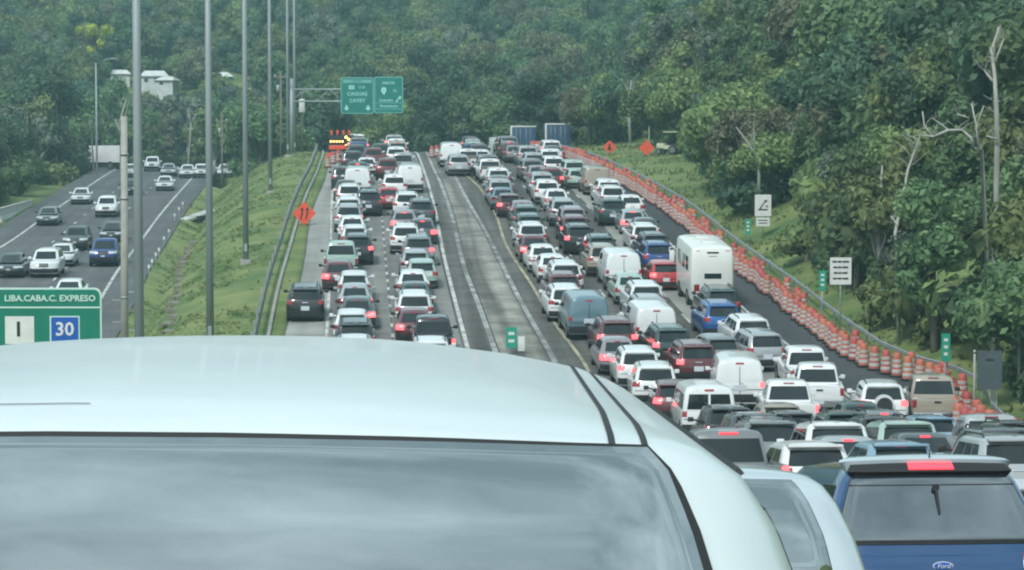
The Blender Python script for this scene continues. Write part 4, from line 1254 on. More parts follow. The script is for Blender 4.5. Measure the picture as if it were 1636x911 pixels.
# ------------------------------------------------------------------ orange and white barrels
drum = G().lathe([(.27, 0), (.27, .06), (.245, .08), (.235, .30), (.225, .31), (.22, .52), (.205, .53), (.20, .74), (.185, .75), (.18, .98), (.15, 1.02)], 14).mesh('drum', 'barrel_orange', 'auto')
def bandm(z0, z1, r0, r1): return G().lathe([(r0 + .004, z0), (r0 + .006, z0 + .01), (r1 + .006, z1 - .01), (r1 + .004, z1)], 14).mesh('white_band', 'barrel_white', 'auto')
b1 = bandm(.16, .31, .243, .236); b2 = bandm(.40, .53, .225, .22); b3 = bandm(.60, .74, .206, .20)
rub = G().lathe([(.34, 0), (.34, .05), (.25, .075)], 14).mesh('rubber_base', 'rubber', 'auto')
hnd = G().tube([(-.09, 0, 1.0), (-.07, 0, 1.09), (.07, 0, 1.09), (.09, 0, 1.0)], .018, 5).mesh('handle', 'barrel_orange', True)
def barrel(x, y, z, rz, tilt=0, near=True):
    o = empty('traffic_barrel', (x, y, z), (tilt, 0, rz), 'orange traffic barrel with white bands in the long row closing the right lane', 'traffic barrel', 'orange barrels closing the right lane')
    obj('drum', drum, o); obj('rubber_base', rub, o)
    for b in (b1, b2, b3): obj('white_band', b, o)
    if near: obj('handle', hnd, o)
    return o
r = rng(21)
y = 70.0
while y < 263:
    x = float(XE(y)) + r.uniform(-.13, .13)
    barrel(x, y, float(zr(y)) + .004, r.uniform(0, 6.28), r.uniform(-.02, .02), y < 170)
    if r.random() < .34:
        barrel(x + r.uniform(.62, .72), y + r.uniform(.3, .5), float(zr(y)) + .004, r.uniform(0, 6.28), 0, y < 170)
    y += r.uniform(.86, 1.12)
for i, (px, row) in enumerate(((533, 262), (541, 259), (524, 268), (690, 252), (698, 250), (706, 256), (712, 258))):
    y = y_at_row(row); x = x_at(px, y, float(zr(y)))
    o = barrel(x, y, float(zr(y)) + .004, i, 0, False)
    if i < 3: tag(o, 'orange traffic barrel standing below the lit arrow board at the crest', 'traffic barrel', 'barrels under the arrow board')
    else: tag(o, 'orange traffic barrel at the far end of the empty middle lane', 'traffic barrel', 'barrels ending the middle lane')

# ------------------------------------------------------------------ signs
def face_sign(px, prow, y, w, h, m, label, name, zground=None, posts=1, shape='rect', back='sign_back', cat='road sign', post_m='steel', ground_off=True, thick=.03, r_=.06):
    """a sign panel that faces the camera; prow is the row of the panel's middle"""
    zc = CAMZ + (PH - prow) * y / FPX * 1.0
    x = x_at(px, y, zc); zg = ground(x, y)
    root = empty(name, (x, y, zg), (0, 0, 0), label, cat)
    c = zc - zg
    if shape == 'diamond':
        P = [(-w / 2, c), (0, c - h / 2), (w / 2, c), (0, c + h / 2)]
    else:
        P = []
        for cx_, cz, a0 in ((w / 2 - r_, h / 2 - r_, 0), (-w / 2 + r_, h / 2 - r_, 90), (-w / 2 + r_, -h / 2 + r_, 180), (w / 2 - r_, -h / 2 + r_, 270)):
            for k in range(5):
                a = R(a0 + k * 22.5); P.append((cx_ + r_ * math.cos(a), c + cz + r_ * math.sin(a)))
    p = G().prism(P[::-1], -thick, 0).obj('panel', m, root)
    for k in range(posts):
        px_ = 0 if posts == 1 else (k / (posts - 1) - .5) * w * .6
        G().tube([(px_, .05, -.3), (px_, .05, c + h * .4)], .035, 6).obj('post', post_m, root, True)
    return root, c
def bar(root, x0, x1, z0, z1, m='sign_ink', d=.036, name='print'):
    return G().box(x0, x1, -d, -d + .006, z0, z1).obj(name, m, root)
def poly(root, P, m='sign_ink', d=.040, name='symbol'):
    return G().prism(P[::-1] if sum((P[i - 1][0] * P[i][1] - P[i][0] * P[i - 1][1]) for i in range(len(P))) > 0 else P, -d, -d + .006).obj(name, m, root)
# white signs on the right verge
rt, c = face_sign(1219, 328, 164, 1.0, 1.32, 'sign_white', 'white sign with black slanting arrow and small plate below, on the right verge', 'road_sign', r_=.05)
q = .0
poly(rt, [(-.30, c - .30), (-.22, c - .32), (.16, c + .22), (.20, c + .14), (.27, c + .34), (.03, c + .30), (.10, c + .25)], 'sign_ink')
poly(rt, [(-.32, c - .30), (.30, c - .30), (.30, c - .22), (-.24, c - .22)], 'sign_ink', .043)
poly(rt, [(.16, c + .0), (.30, c - .02), (.30, c - .12), (.16, c - .09)], 'sign_ink', .043)
P2 = G().bbox(-.42, .42, -.03, 0, c - 1.28, c - .74, .01).obj('lower_plate', 'sign_white', rt)
for k, w in enumerate((.30, .26)):
    bar(P2, -w, w, c - .94 - k * .17, c - .88 - k * .17, name='print_line')
rt, c = face_sign(1343, 433, 129, 1.03, 1.30, 'sign_white', 'white sign with four lines of black print on the right verge', 'road_sign', r_=.04)
for k, w in enumerate((.40, .36, .33, .37)):
    s_ = 0
    for a, b in ((-w, -w * .45), (-w * .38, w * .12), (w * .2, w)):
        bar(rt, a, b, c + .40 - k * .27, c + .49 - k * .27, name='print_line')
# orange diamonds
def diamond(px, row, y, d, label, sym):
    rt, c = face_sign(px, row, y, d, d, 'sign_orange', label, 'roadworks_sign', shape='diamond', cat='roadworks sign')
    if sym == 'shift':
        for s in (-1, 1):
            o = s * .17
            poly(rt, [(o - .11, c - .38), (o - .01, c - .38), (o + .09, c + .02), (o + .09, c + .30), (o - .01, c + .30), (o - .01, c + .05)], d=.036)
            poly(rt, [(o - .09, c + .24), (o + .17, c + .24), (o + .04, c + .42)], d=.042)
    elif sym == 'worker':
        poly(rt, [(-.2, c - .28), (.2, c - .28), (.05, c + .12), (-.12, c + .12)]); poly(rt, [(-.08, c + .15), (.08, c + .15), (.08, c + .3), (-.08, c + .3)])
    else:
        poly(rt, [(-.16, c - .05), (.16, c - .05), (.16, c + .03), (-.16, c + .03)], 'sign_orange')
    z0 = -.02
    for s in (-1, 1):
        G().tube([(s * .5, -.1, .02), (0, .05, c * .45)], .025, 6).obj('stand_leg', 'steel', rt, True)
    return rt
diamond(486, 341, 176, 1.56, 'orange diamond sign with two black arrows on the left shoulder', 'shift')
diamond(974, 235, 244, 1.25, 'smaller orange diamond sign with dark symbol beyond the barrels', 'worker')
diamond(1033, 236, 236, 1.38, 'plain orange diamond sign seen beyond the barrels, nearer the mower', 'plain')
# green markers and a grey panel
for px, row, y, w, h, lb in ((1195, 362, 163, .32, .95, 'small green marker left of the sign with the slanting arrow'), (1314, 448, 130, .34, .95, 'small green marker left of the sign with four print lines'),
                             (1511, 556, 109, .36, 1.15, 'tall green marker on the verge above the beige pickup')):
    rt, c = face_sign(px, row, y, w, h, 'marker_green', lb, 'road_marker', cat='road marker', r_=.03)
    for k in range(3): bar(rt, -.08, .08, c + h * .22 - k * h * .25, c + h * .33 - k * h * .25, 'sign_white', name='digit')
y = y_at_row(566); x = x_at(818, y, float(zr(y)))
rt, c = face_sign(817, 540, y, .50, .95, 'marker_green', 'small green marker on a stand in the empty middle lane', 'road_marker', cat='road marker', r_=.03)
bar(rt, -.14, .14, c + .12, c + .26, 'sign_white', name='digit'); bar(rt, -.14, .14, c - .22, c - .08, 'sign_white', name='digit')
G().bbox(.30, .62, -.06, .02, c - .62, c + .05, .02).obj('side_plate', 'sign_white', rt, 'auto')
rt, c = face_sign(1581, 592, 103, .95, 1.5, 'sign_back', 'dark blue-grey panel with a small dark emblem at the right edge verge', 'roadside_panel', posts=2, thick=.05)
poly(rt, [(-.16, c + .35), (.16, c + .35), (.16, c + .43), (-.16, c + .43)], 'sign_ink', .06)
for px, row, y, h, lb in ((1557, 590, 104, 1.9, 'pale post just left of the dark blue-grey panel'), (1629, 510, 106, 3.6, 'tall pale post at the right edge, above the dark panel'), (1037, 262, 238, 2.4, 'thin pale post beyond the barrels near the plain orange diamond')):
    zc = CAMZ + (PH - row) * y / FPX; x = x_at(px, y, zc); zg = ground(x, y)
    rt = empty('marker_post', (x, y, zg), (0, 0, 0), lb, 'post')
    G().tube([(0, 0, -.3), (0, 0, max(h, zc - zg + .6))], [.06, .045], 8).obj('shaft', 'pole_concrete', rt, True)
    G().lathe([(.065, 0), (.065, .1), (.02, .14)], 8, (0, 0, max(h, zc - zg + .6))).obj('cap', 'steel', rt, True)

# arrow board on its trailer, at the crest left of the queue
y = 252; zc = CAMZ + (PH - 226) * y / FPX; x = x_at(545, y, zc); zg = ground(x, y)
rt = empty('arrow_board', (x, y, zg), (0, 0, 0), 'black arrow board on a trailer with lit amber arrow pointing right at the crest', 'arrow board')
c = zc - zg
G().bbox(-1.2, 1.2, -.08, .04, c - .62, c + .62, .03).obj('board', 'panel_black', rt, 'auto')
k = 0
for xx in (-.95, -.68, -.41, -.14, .13):
    G().lathe([(.085, 0), (.05, .04)], 10, (0, 0, 0)).obj('lamp', 'lamp_amber', rt, True, (xx, -.08, c), (math.pi / 2, 0, 0))
for d in range(3):
    for s in ((-1, 1) if d else (1,)):
        G().lathe([(.12, 0), (.07, .04)], 10, (0, 0, 0)).obj('lamp', 'lamp_amber', rt, True, (.95 - d * .24, -.08, c + s * d * .2), (math.pi / 2, 0, 0))
for s in (-1, 1): G().tube([(s * .7, .08, .5), (s * .7, .08, c + .5)], .05, 6).obj('upright', 'sign_orange', rt, True)
G().bbox(-1.1, 1.1, -.5, .9, .45, .85, .05).obj('trailer_deck', 'sign_orange', rt, 'auto')
ty, rm = wheel_meshes(.33)
for s in (-1, 1):
    w = obj('wheel', ty, rt, (s * 1.1, .2, .33)); obj('rim', rm, w)
for k in range(4):
    G().bbox(-1.0 + k * .55, -.8 + k * .55, .1, .3, c + .62, c + 1.05, .03).obj('beacon', 'sign_orange', rt, 'auto')
rt, c2 = face_sign(533, 254, 247, 1.4, 1.2, 'sign_orange', 'orange roadworks board standing below the lit arrow board', 'roadworks_board', cat='roadworks sign', posts=2, r_=.3)
bar(rt, -.35, .35, c2 + .1, c2 + .2, 'sign_white', name='print_line'); bar(rt, -.35, .35, c2 - .2, c2 - .1, 'sign_white', name='print_line')

# overhead sign gantry with two green panels
yg = 263.0
zc = CAMZ + (PH - 152) * yg / FPX
xm = x_at(466, yg, zc); zg = ground(xm, yg)
gn = empty('sign_gantry', (xm, yg, zg), (0, 0, 0), 'steel cantilever gantry carrying two green signs over the left queue', 'sign gantry')
arm = x_at(648, yg, zc) - xm
G().tube([(0, 0, -.3), (0, 0, zc - zg + 1.6)], [.22, .17], 12).obj('mast', 'pole_steel', gn, True)
for dz in (.55, -.62):
    G().tube([(0, 0, zc - zg + dz), (arm, 0, zc - zg + dz)], .085, 8).obj('arm', 'pole_steel', gn, True)
n = 9
for i in range(n):
    a, b = arm * i / n, arm * (i + 1) / n
    G().tube([(a, 0, zc - zg + (.55 if i % 2 else -.62)), (b, 0, zc - zg + (-.62 if i % 2 else .55))], .035, 6).obj('brace', 'pole_steel', gn, True)
def green_panel(x0, x1, r0, r1, label):
    a, b = x_at(x0, yg - .3, zc), x_at(x1, yg - .3, zc); t_, b_ = CAMZ + (PH - r0) * yg / FPX, CAMZ + (PH - r1) * yg / FPX
    w, h = b - a, t_ - b_
    o = empty('overhead_sign', ((a + b) / 2, yg - .3, b_), (0, 0, 0), label, 'overhead sign')
    def rr(x0, x1, z0, z1, q):
        P = []
        for cx_, cz, a0 in ((x1 - q, z1 - q, 0), (x0 + q, z1 - q, 90), (x0 + q, z0 + q, 180), (x1 - q, z0 + q, 270)):
            for k in range(5): t = R(a0 + k * 22.5); P.append((cx_ + q * math.cos(t), cz + q * math.sin(t)))
        return P
    G().prism(rr(-w / 2, w / 2, 0, h, .2)[::-1], -.02, .06).obj('border', 'sign_border', o)
    G().prism(rr(-w / 2 + .09, w / 2 - .09, .09, h - .09, .15)[::-1], -.035, -.021).obj('panel', 'sign_teal', o)
    return o, w, h
o, w, h = green_panel(544.5, 597, 124, 182, 'green overhead sign, left one, with route shield, two lines of print and arrows')
bar(o, -w / 2 + .2, w / 2 - .2, h - .55, h - .22, 'sign_border', .042, 'top_band')
text('EXPRESO', .26, (0, -.05, h - .38), 'sign_teal', o)
bar(o, -.82, -.28, h - 1.18, h - .78, 'sign_print', .042, 'route_shield'); text('52', .34, (-.55, -.05, h - .99), 'sign_teal', o)
text('SUR', .38, (.45, -.05, h - .98), 'sign_print', o)
text('CAGUAS', .50, (0, -.05, h - 1.62), 'sign_print', o, bold=.008); text('CAYEY', .50, (0, -.05, h - 2.28), 'sign_print', o, bold=.008)
for s in (-1, 1):
    xx = s * (w / 2 - .55)
    poly(o, [(xx - .28, h - 2.98), (xx, h - 3.26), (xx + .28, h - 2.98), (xx + .1, h - 2.98), (xx + .1, h - 2.72), (xx - .1, h - 2.72), (xx - .1, h - 2.98)], 'sign_print', .045, 'arrow')
o, w, h = green_panel(598, 644, 123, 181, 'green overhead sign, right one, with heart shaped route shield and slanting arrow')
text('HACIA', .40, (0, -.05, h - .62), 'sign_print', o, bold=.006)
poly(o, [(-.72, h - 1.12), (-.48, h - 1.0), (-.24, h - 1.12), (-.24, h - 1.45), (-.48, h - 1.78), (-.72, h - 1.45)], 'sign_print', .045, 'route_shield')
text('1', .45, (-.48, -.055, h - 1.36), 'sign_teal', o)
text('N', .42, (.62, -.05, h - 1.38), 'sign_print', o)
text('Guaynabo', .34, (-.25, -.05, h - 2.28), 'sign_print', o, bold=.006)
bar(o, -w / 2 + .1, w / 2 - .1, h - 2.56, h - 2.50, 'sign_border', .042, 'divider')
text('Montehiedra', .34, (0, -.05, h - 2.86), 'sign_print', o, bold=.006)
bar(o, -w / 2 + .1, w / 2 - .1, h - 3.16, h - 3.10, 'sign_border', .042, 'divider')
poly(o, [(w / 2 - .75, h - 2.42), (w / 2 - .62, h - 2.50), (w / 2 - .36, h - 2.12), (w / 2 - .24, h - 2.22), (w / 2 - .17, h - 1.88), (w / 2 - .50, h - 1.98), (w / 2 - .42, h - 2.06)], 'sign_print', .046, 'arrow')

# big green direction sign at the lower left, beyond the white van
ys_ = 62.0
def at(px, row): return x_at(px, ys_, CAMZ + (PH - row) * ys_ / FPX), CAMZ + (PH - row) * ys_ / FPX
xr, zt = at(162, 460)
zg = ground(xr - 2.2, ys_)
W_ = 4.6; zt -= zg; Hh = 2.6
o = empty('direction_sign', (xr - W_ / 2, ys_, zg), (0, 0, 0), 'large green direction sign with white edge, route numbers 1 and 30, lower left', 'direction sign')
def rr(x0, x1, z0, z1, q):
    P = []
    for cx_, cz, a0 in ((x1 - q, z1 - q, 0), (x0 + q, z1 - q, 90), (x0 + q, z0 + q, 180), (x1 - q, z0 + q, 270)):
        for k in range(7): t = R(a0 + k * 15); P.append((cx_ + q * math.cos(t), cz + q * math.sin(t)))
    return P
G().prism(rr(-W_ / 2, W_ / 2, zt - Hh, zt, .17)[::-1], -.02, .05).obj('border', 'sign_edge', o)
G().prism(rr(-W_ / 2 + .04, W_ / 2 - .04, zt - Hh + .04, zt - .04, .135)[::-1], -.035, -.021).obj('panel', 'sign_green', o)
px_m = FPX / ys_
def lx(px): return (px - 162) / px_m + W_ / 2
def lz(row): return zt - (row - 460) / px_m
bar(o, -W_ / 2 + .02, W_ / 2 - .02, lz(492.5), lz(490), 'sign_edge', .042, 'divider')
t1 = text('LIBA.CABA.C. EXPRESO', .20, (lx(153), -.045, lz(477)), 'sign_edge', o, align='RIGHT', bold=.004); t1.scale = (1.02, 1, 1)
bar(o, lx(7.5), lx(54), lz(550), lz(505.5), 'sign_white', .042, 'route_shield'); text('1', .46, (lx(29), -.05, lz(527)), 'sign_ink', o, bold=.012)
bar(o, lx(79), lx(127), lz(550), lz(505), 'sign_edge', .040, 'shield_edge'); bar(o, lx(81.5), lx(125), lz(550), lz(507), 'sign_blue', .046, 'route_shield')
text('30', .44, (lx(103), -.052, lz(527)), 'sign_white', o, bold=.008)
for s in (-1, 1):
    G().tube([(s * 1.5, .1, -.3), (s * 1.5, .1, zt - .2)], .09, 8).obj('post', 'steel', o, True)

# ------------------------------------------------------------------ left road: barrier end, headwall, delineators
y = y_at_row(352, 0, zl, _YL[_YL > 150]); x = x_at(4, y, float(zl(y)))
rt = empty('concrete_barrier', (x, y, ground(x, y)), (0, 0, .055), 'white concrete barrier end at the left edge of the oncoming road', 'barrier')
G().prism([(-.32, -.2), (.32, -.2), (.30, .12), (.12, .40), (.09, 1.0), (-.09, 1.0), (-.12, .40), (-.30, .12)], -2.5, 20).obj('barrier_body', 'concrete_white', rt)
G().bbox(-.14, .14, -2.6, 20, .98, 1.08, .02).obj('coping', 'concrete_white', rt, 'auto')
y = 232.0; zc = CAMZ + (PH - 318) * y / FPX; x = x_at(312, y, zc); zg = ground(x, y)
rt = empty('culvert_headwall', (x, y, zg), (0, 0, R(-28)), 'pale tilted concrete culvert slab at the top of the grass median', 'culvert')
G().bbox(-.55, .55, -2.6, 2.6, .3, .55, .04).obj('slab', 'concrete_white', rt, 'auto', rot=(R(9), 0, 0))
G().bbox(-.5, .9, -.6, 1.0, -.4, .5, .04).obj('pipe_mouth', 'seal', rt, 'auto')
for i, (px, row) in enumerate(((238, 438), (243, 428), (249, 417), (254, 409), (262, 390), (270, 378), (279, 352), (286, 342), (292, 333))):
    y = y_at_row(row, 0, zl, _YL[_YL > 150]); x = x_at(px, y, float(zl(y))); zg = ground(x, y)
    rt = empty('delineator', (x, y, zg), (0, 0, 0), 'small white delineator on a post along the right edge of the oncoming road', 'delineator', 'delineators beside the oncoming road')
    G().box(-.03, .03, -.02, .02, -.2, .65).obj('post', 'steel', rt); G().box(-.07, .07, -.035, -.02, .45, .68).obj('reflector', 'sign_white', rt)

# small ride-on mower with canopy on the right verge
y = 236.0; zc = CAMZ + (PH - 262) * y / FPX; x = x_at(1069, y, zc); zg = ground(x, y)
rt = empty('riding_mower', (x, y, zg), (0, 0, R(60)), 'cream coloured ride-on mower with small canopy parked on the right verge', 'mower')
hh = max(.0, zc - zg)
G().bbox(-.42, .42, -.9, .35, .45, .80, .08).obj('body', 'mower', rt, 'auto')
G().bbox(-.36, .36, .35, 1.1, .5, 1.0, .12).obj('bonnet', 'mower', rt, 'auto')
G().bbox(-.28, .28, -.75, -.25, .8, .95, .05).obj('seat', 'seal', rt, 'auto'); G().bbox(-.28, .28, -.88, -.75, .85, 1.4, .05).obj('seat_back', 'seal', rt, 'auto')
G().tube([(0, .5, .95), (0, .15, 1.25)], .03, 6).obj('steering_column', 'seal', rt, True)
for s in (-1, 1):
    G().tube([(s * .4, -.85, .7), (s * .4, -.85, 1.95)], .03, 6).obj('canopy_post', 'seal', rt, True)
    w = obj('wheel', wheel_meshes(.42)[0], rt, (s * .52, -.6, .42)); obj('rim', wheel_meshes(.42)[1], w)
    w = obj('wheel', wheel_meshes(.28)[0], rt, (s * .45, .8, .28)); obj('rim', wheel_meshes(.28)[1], w)
G().bbox(-.55, .55, -1.05, .35, 1.93, 2.02, .03).obj('canopy', 'mower', rt, 'auto')
# ------------------------------------------------------------------ trees
def leaf_cards(rs, lobes, per_area, size, flat=1.0):
    """small bent leaf sprays spread over the shells of many lobes; returns vertex and face arrays"""
    Vs = []; C = np.array([l[0] for l in lobes]); Rr = np.array([l[1] for l in lobes])
    for li, (c, rad) in enumerate(lobes):
        n = int(per_area * rad * rad * 12.6)
        d = rs.normal(size=(n, 3)); d /= np.linalg.norm(d, axis=1)[:, None]
        rr = rad * rs.uniform(.62, 1.10, n)
        p = np.array(c) + d * rr[:, None] * np.array([1, 1, flat])
        keep = np.ones(n, bool)
        for lj in range(len(lobes)):
            if lj != li: keep &= np.linalg.norm((p - C[lj]) / np.array([1, 1, flat]), axis=1) > Rr[lj] * .66
        keep &= (d[:, 2] > -.75) | (rs.uniform(size=n) < .4)
        p, d = p[keep], d[keep]; n = len(p)
        nrm = d + rs.normal(size=(n, 3)) * .55 + np.array([0, 0, .25]); nrm /= np.linalg.norm(nrm, axis=1)[:, None]
        t = np.cross(nrm, rs.normal(size=(n, 3))); t /= (np.linalg.norm(t, axis=1)[:, None] + 1e-9); b = np.cross(nrm, t)
        s = size * rs.uniform(.6, 1.35, n)[:, None]
        q = np.stack([p - t * s, p + b * s * .55 + nrm * s * .18, p + t * s * 1.05 - nrm * s * .25, p - b * s * .55 + nrm * s * .18], 1)
        Vs.append(q)
    V = np.concatenate(Vs).reshape(-1, 3)
    F = np.arange(len(V)).reshape(-1, 4)
    return V, F
def np_mesh(name, V, F, m, smooth=False):
    me = bpy.data.meshes.new(name)
    nv, nf = len(V), len(F)
    me.vertices.add(nv); me.vertices.foreach_set('co', np.ascontiguousarray(V, np.float32).ravel())
    me.loops.add(nf * 4); me.loops.foreach_set('vertex_index', np.ascontiguousarray(F, np.int32).ravel())
    me.polygons.add(nf); me.polygons.foreach_set('loop_start', np.arange(0, nf * 4, 4, dtype=np.int32))
    me.materials.append(MATS[m]); me.update(calc_edges=True)
    return me
def lobes_for(kind, rs):
    L = []
    if kind == 'broad':            # wide, several domes
        for i in range(13):
            a = rs.uniform(0, 6.28); r_ = 2.9 * math.sqrt(rs.uniform(.03, 1)); z = 6.6 - .16 * r_ ** 2 + rs.uniform(-1.3, .7)
            L.append(((r_ * math.cos(a), r_ * math.sin(a), z), rs.uniform(.95, 1.65)))
    elif kind == 'tall':           # upright, stacked tufts
        for i in range(14):
            z = rs.uniform(3.2, 10.2); w = 2.0 * (1 - abs(z - 6.3) / 6.0) + .25; a = rs.uniform(0, 6.28)
            L.append(((w * math.cos(a) * rs.uniform(.3, 1), w * math.sin(a) * rs.uniform(.3, 1), z), rs.uniform(.75, 1.35)))
    elif kind == 'loose':          # open crown, gaps between the tufts
        for i in range(12):
            a = rs.uniform(0, 6.28); r_ = rs.uniform(.6, 3.2); z = rs.uniform(4.4, 8.2)
            L.append(((r_ * math.cos(a), r_ * math.sin(a), z), rs.uniform(.65, 1.15)))
    else:                          # shrub
        for i in range(8):
            a = rs.uniform(0, 6.28); r_ = rs.uniform(0, 1.5); z = rs.uniform(.5, 1.9)
            L.append(((r_ * math.cos(a), r_ * math.sin(a), z), rs.uniform(.55, .95)))
    return L
PROTO = {}
def proto(form, leaf, seed, lod=0):
    rs = np.random.RandomState(seed)
    L = lobes_for(form, rs)
    dens, size = {'broad': (6.0, .36), 'tall': (6.6, .33), 'loose': (6.0, .32), 'shrub': (12., .19)}[form]
    dens, size = (dens * 2.3, size * .66) if lod == 0 and form != 'shrub' else (dens * .36, size * 1.75) if lod == 2 else (dens, size)
    V, F = leaf_cards(rs, L, dens, size)
    # inner masses of leaves, rough
    cv = []; cf = []; k = len(V)
    for c, rad in L:
        g = 6; base = k + len(cv)
        for i in range(g + 1):
            for j in range(g):
                th = math.pi * i / g; ph = 2 * math.pi * j / g; q = rad * .70 * rs.uniform(.7, 1.1)
                cv.append((c[0] + q * math.sin(th) * math.cos(ph), c[1] + q * math.sin(th) * math.sin(ph), c[2] + q * math.cos(th)))
        for i in range(g):
            for j in range(g): cf.append((base + i * g + j, base + (i + 1) * g + j, base + (i + 1) * g + (j + 1) % g, base + i * g + (j + 1) % g))
    crown = np_mesh('crown', np.concatenate([V, np.array(cv)]), np.concatenate([F, np.array(cf)]), 'leaf_' + leaf)
    g = G(); r = rng(seed)
    top = max(l[0][2] for l in L) - .6
    g.tube([(0, 0, -.6), (.05, .0, top * .35), (r.uniform(-.2, .2), r.uniform(-.2, .2), top * .7), (r.uniform(-.3, .3), r.uniform(-.3, .3), top)], [.24, .19, .13, .05], 8)
    for c, rad in L[:7]:
        z0 = c[2] * .45
        g.tube([(0, 0, z0), (c[0] * .5, c[1] * .5, (z0 + c[2]) / 2 + .2), c], [.10, .07, .03], 6)
    trunk = g.mesh('trunk', 'bark_pale' if form == 'loose' else 'bark', True)
    return crown, trunk
KINDS = [('broad', 'dark', 'dark broad leafy tree'), ('broad', 'mid', 'green broad leafy tree'), ('tall', 'mid', 'green upright tree'), ('tall', 'dark', 'dark upright tree'),
         ('loose', 'grey', 'grey-green open-crowned tree'), ('loose', 'light', 'light green open-crowned tree'), ('broad', 'olive', 'olive brown-green broad tree'), ('broad', 'light', 'light green broad tree')]
for i, (f, l, n) in enumerate(KINDS):
    for v in range(2):
        PROTO[(i, v, 0)] = proto(f, l, 100 + i * 7 + v, 0)
SHR = {}
for i, l in enumerate(('mid', 'light', 'dark')): SHR[i] = proto('shrub', l, 300 + i)

def zone(X, Y, Z):
    px, row = project(X, Y, Z)
    if Y < 292 and X > 0:
        if px > 1450: return 'on the slope at the right edge'
        if px > 1260: return 'on the slope behind the sign with print lines'
        if px > 1140: return 'on the slope behind the slanting arrow sign'
        return 'on the slope beyond the orange diamond signs'
    if Y < 300 and X < 0: return 'on the bank left of the oncoming road'
    if px < 160: where = 'at the far left'
    elif px < 330: where = 'behind the first two light poles'
    elif px < 480: where = 'behind the slimmer light poles'
    elif px < 660: where = 'behind the overhead green signs'
    elif px < 810: where = 'between overhead signs and container trucks'
    elif px < 930: where = 'behind the container trucks'
    elif px < 1100: where = 'above the orange diamond signs'
    else: where = 'far up the hill at right'
    return where + (', low down behind the crest' if row > 95 else ', high on the hill')
r = rng(77)
cand = []
def mix(wts):
    t = r.random() * sum(wts)
    for i, w in enumerate(wts):
        t -= w
        if t <= 0: return i
    return 0
def bank(Y): return 2.6 + 6.4 * float(sstep(170, 238, Y))
# right slope
Y = 74.0
while Y < 292:
    dx = 4.2 + bank(Y) - 2.9
    while dx < 46:
        x = float(XE(Y)) + dx + r.uniform(-1.3, 1.3); y = Y + r.uniform(-2, 2)
        px = project(x, y, ground(x, y))[0]
        if 0 < px < 1800:
            s = r.uniform(.62, .98) if dx < 8 + bank(Y) else r.uniform(.85, 1.3)
            cand.append((x, y, s, mix([1.6, 3, 2.4, 1.2, 1.5, 1.8, 1.5, 2.0])))
        dx += r.uniform(3.4, 5.2)
    Y += 4.6
# left bank beyond the oncoming road
Y = 190.0
while Y < 300:
    dx = 5.5
    while dx < 34:
        x = float(XLl(Y)) - 3 - dx + r.uniform(-1.4, 1.4); y = Y + r.uniform(-2, 2)
        px = project(x, y, ground(x, y))[0]
        if px > -120: cand.append((x, y, r.uniform(.6, .85) if dx < 9 else r.uniform(.75, 1.1), mix([4, 1.5, 1, 3, .8, .5, 2, .5])))
        dx += r.uniform(3.8, 5.4)
    Y += 5.5
# hills beyond the crest
Y = 302.0
while Y < 615:
    half = 818 / FPX * Y + 8
    x0 = -half + r.uniform(0, 4)
    while x0 < half:
        x = x0 + r.uniform(-1.6, 1.6); y = Y + r.uniform(-3, 3)
        z = ground(x, y); px, row = project(x, y, z)
        top = 1.0
        left = px < 520
        s = r.uniform(.75, 1.25)
        if left and y < 425:      # keeps the houses on the far hillside in view
            lim = CAMZ + (PH - r.uniform(122, 150)) * y / FPX
            s = min(max((lim - z) / 9.2 * r.uniform(.7, 1.0), .5), 1.4)
        inner = (float(XLl(min(y, 400))) - 4 < x < float(XLr(min(y, 400))) + 6) and y < 358
        if inner: s *= .0
        if s > .3 and row > -90:
            far = y > 430
            k = mix([1.2, 2.0, 1.2, .8, 2.2, 1.6, 1.8, 1.6]) if left else (mix([3, 2.5, 1.6, 2.0, 1.0, .4, 1.6, .5]) if y < 390 else mix([1.4, 2.6, 1.4, 1.0, 2.0, 1.4, 1.2, 1.8]))
            cand.append((x, y, s, k))
        x0 += r.uniform(5.0, 7.4) 
    Y += 6.5
HOUSES = [(182, 103, 470, 6.5, 3.2, 'red'), (192, 118, 440, 5.0, 2.6, 'white'), (247, 121, 434, 6.6, 3.3, 'white'), (268, 128, 428, 4.2, 2.4, 'white'), (346, 122, 440, 7.5, 2.8, 'white'), (411, 128, 432, 4.6, 2.4, 'red'), (30, 76, 505, 7.5, 2.6, 'white'), (242, 60, 520, 5.5, 2.6, 'red')]
hpos = []
for px, row, y, w, h, rf in HOUSES:
    z = CAMZ + (PH - row) * y / FPX - h * .5
    x = x_at(px, y, z); w *= .62; h *= .7; hpos.append((x, y, z, w, h, rf))
def hides(x, y, z, s):
    for hx, hy, hz, w, h, rf in hpos:
        if abs(y - hy) < 5 and abs(x - hx) < w * .5 + 1.6: return True
        if hy - 60 < y < hy + 2 and abs(x / y - hx / hy) * hy < w * .30 + 1.0 * s and (z + 9.0 * s - CAMZ) / y > (hz + h * .35 - CAMZ) / hy and r.random() < .5: return True
    return False
CLEAR = [(1219, 164, 26), (1343, 129, 30), (1195, 163, 12), (1314, 130, 14), (1511, 109, 16), (1581, 103, 30), (974, 244, 18), (1033, 236, 20), (1069, 236, 18), (1557, 104, 6), (1008, 262, 14), (1590, 112, 10), (1520, 118, 40), (1442, 124, 14), (1205, 172, 22), (1268, 175, 10)]
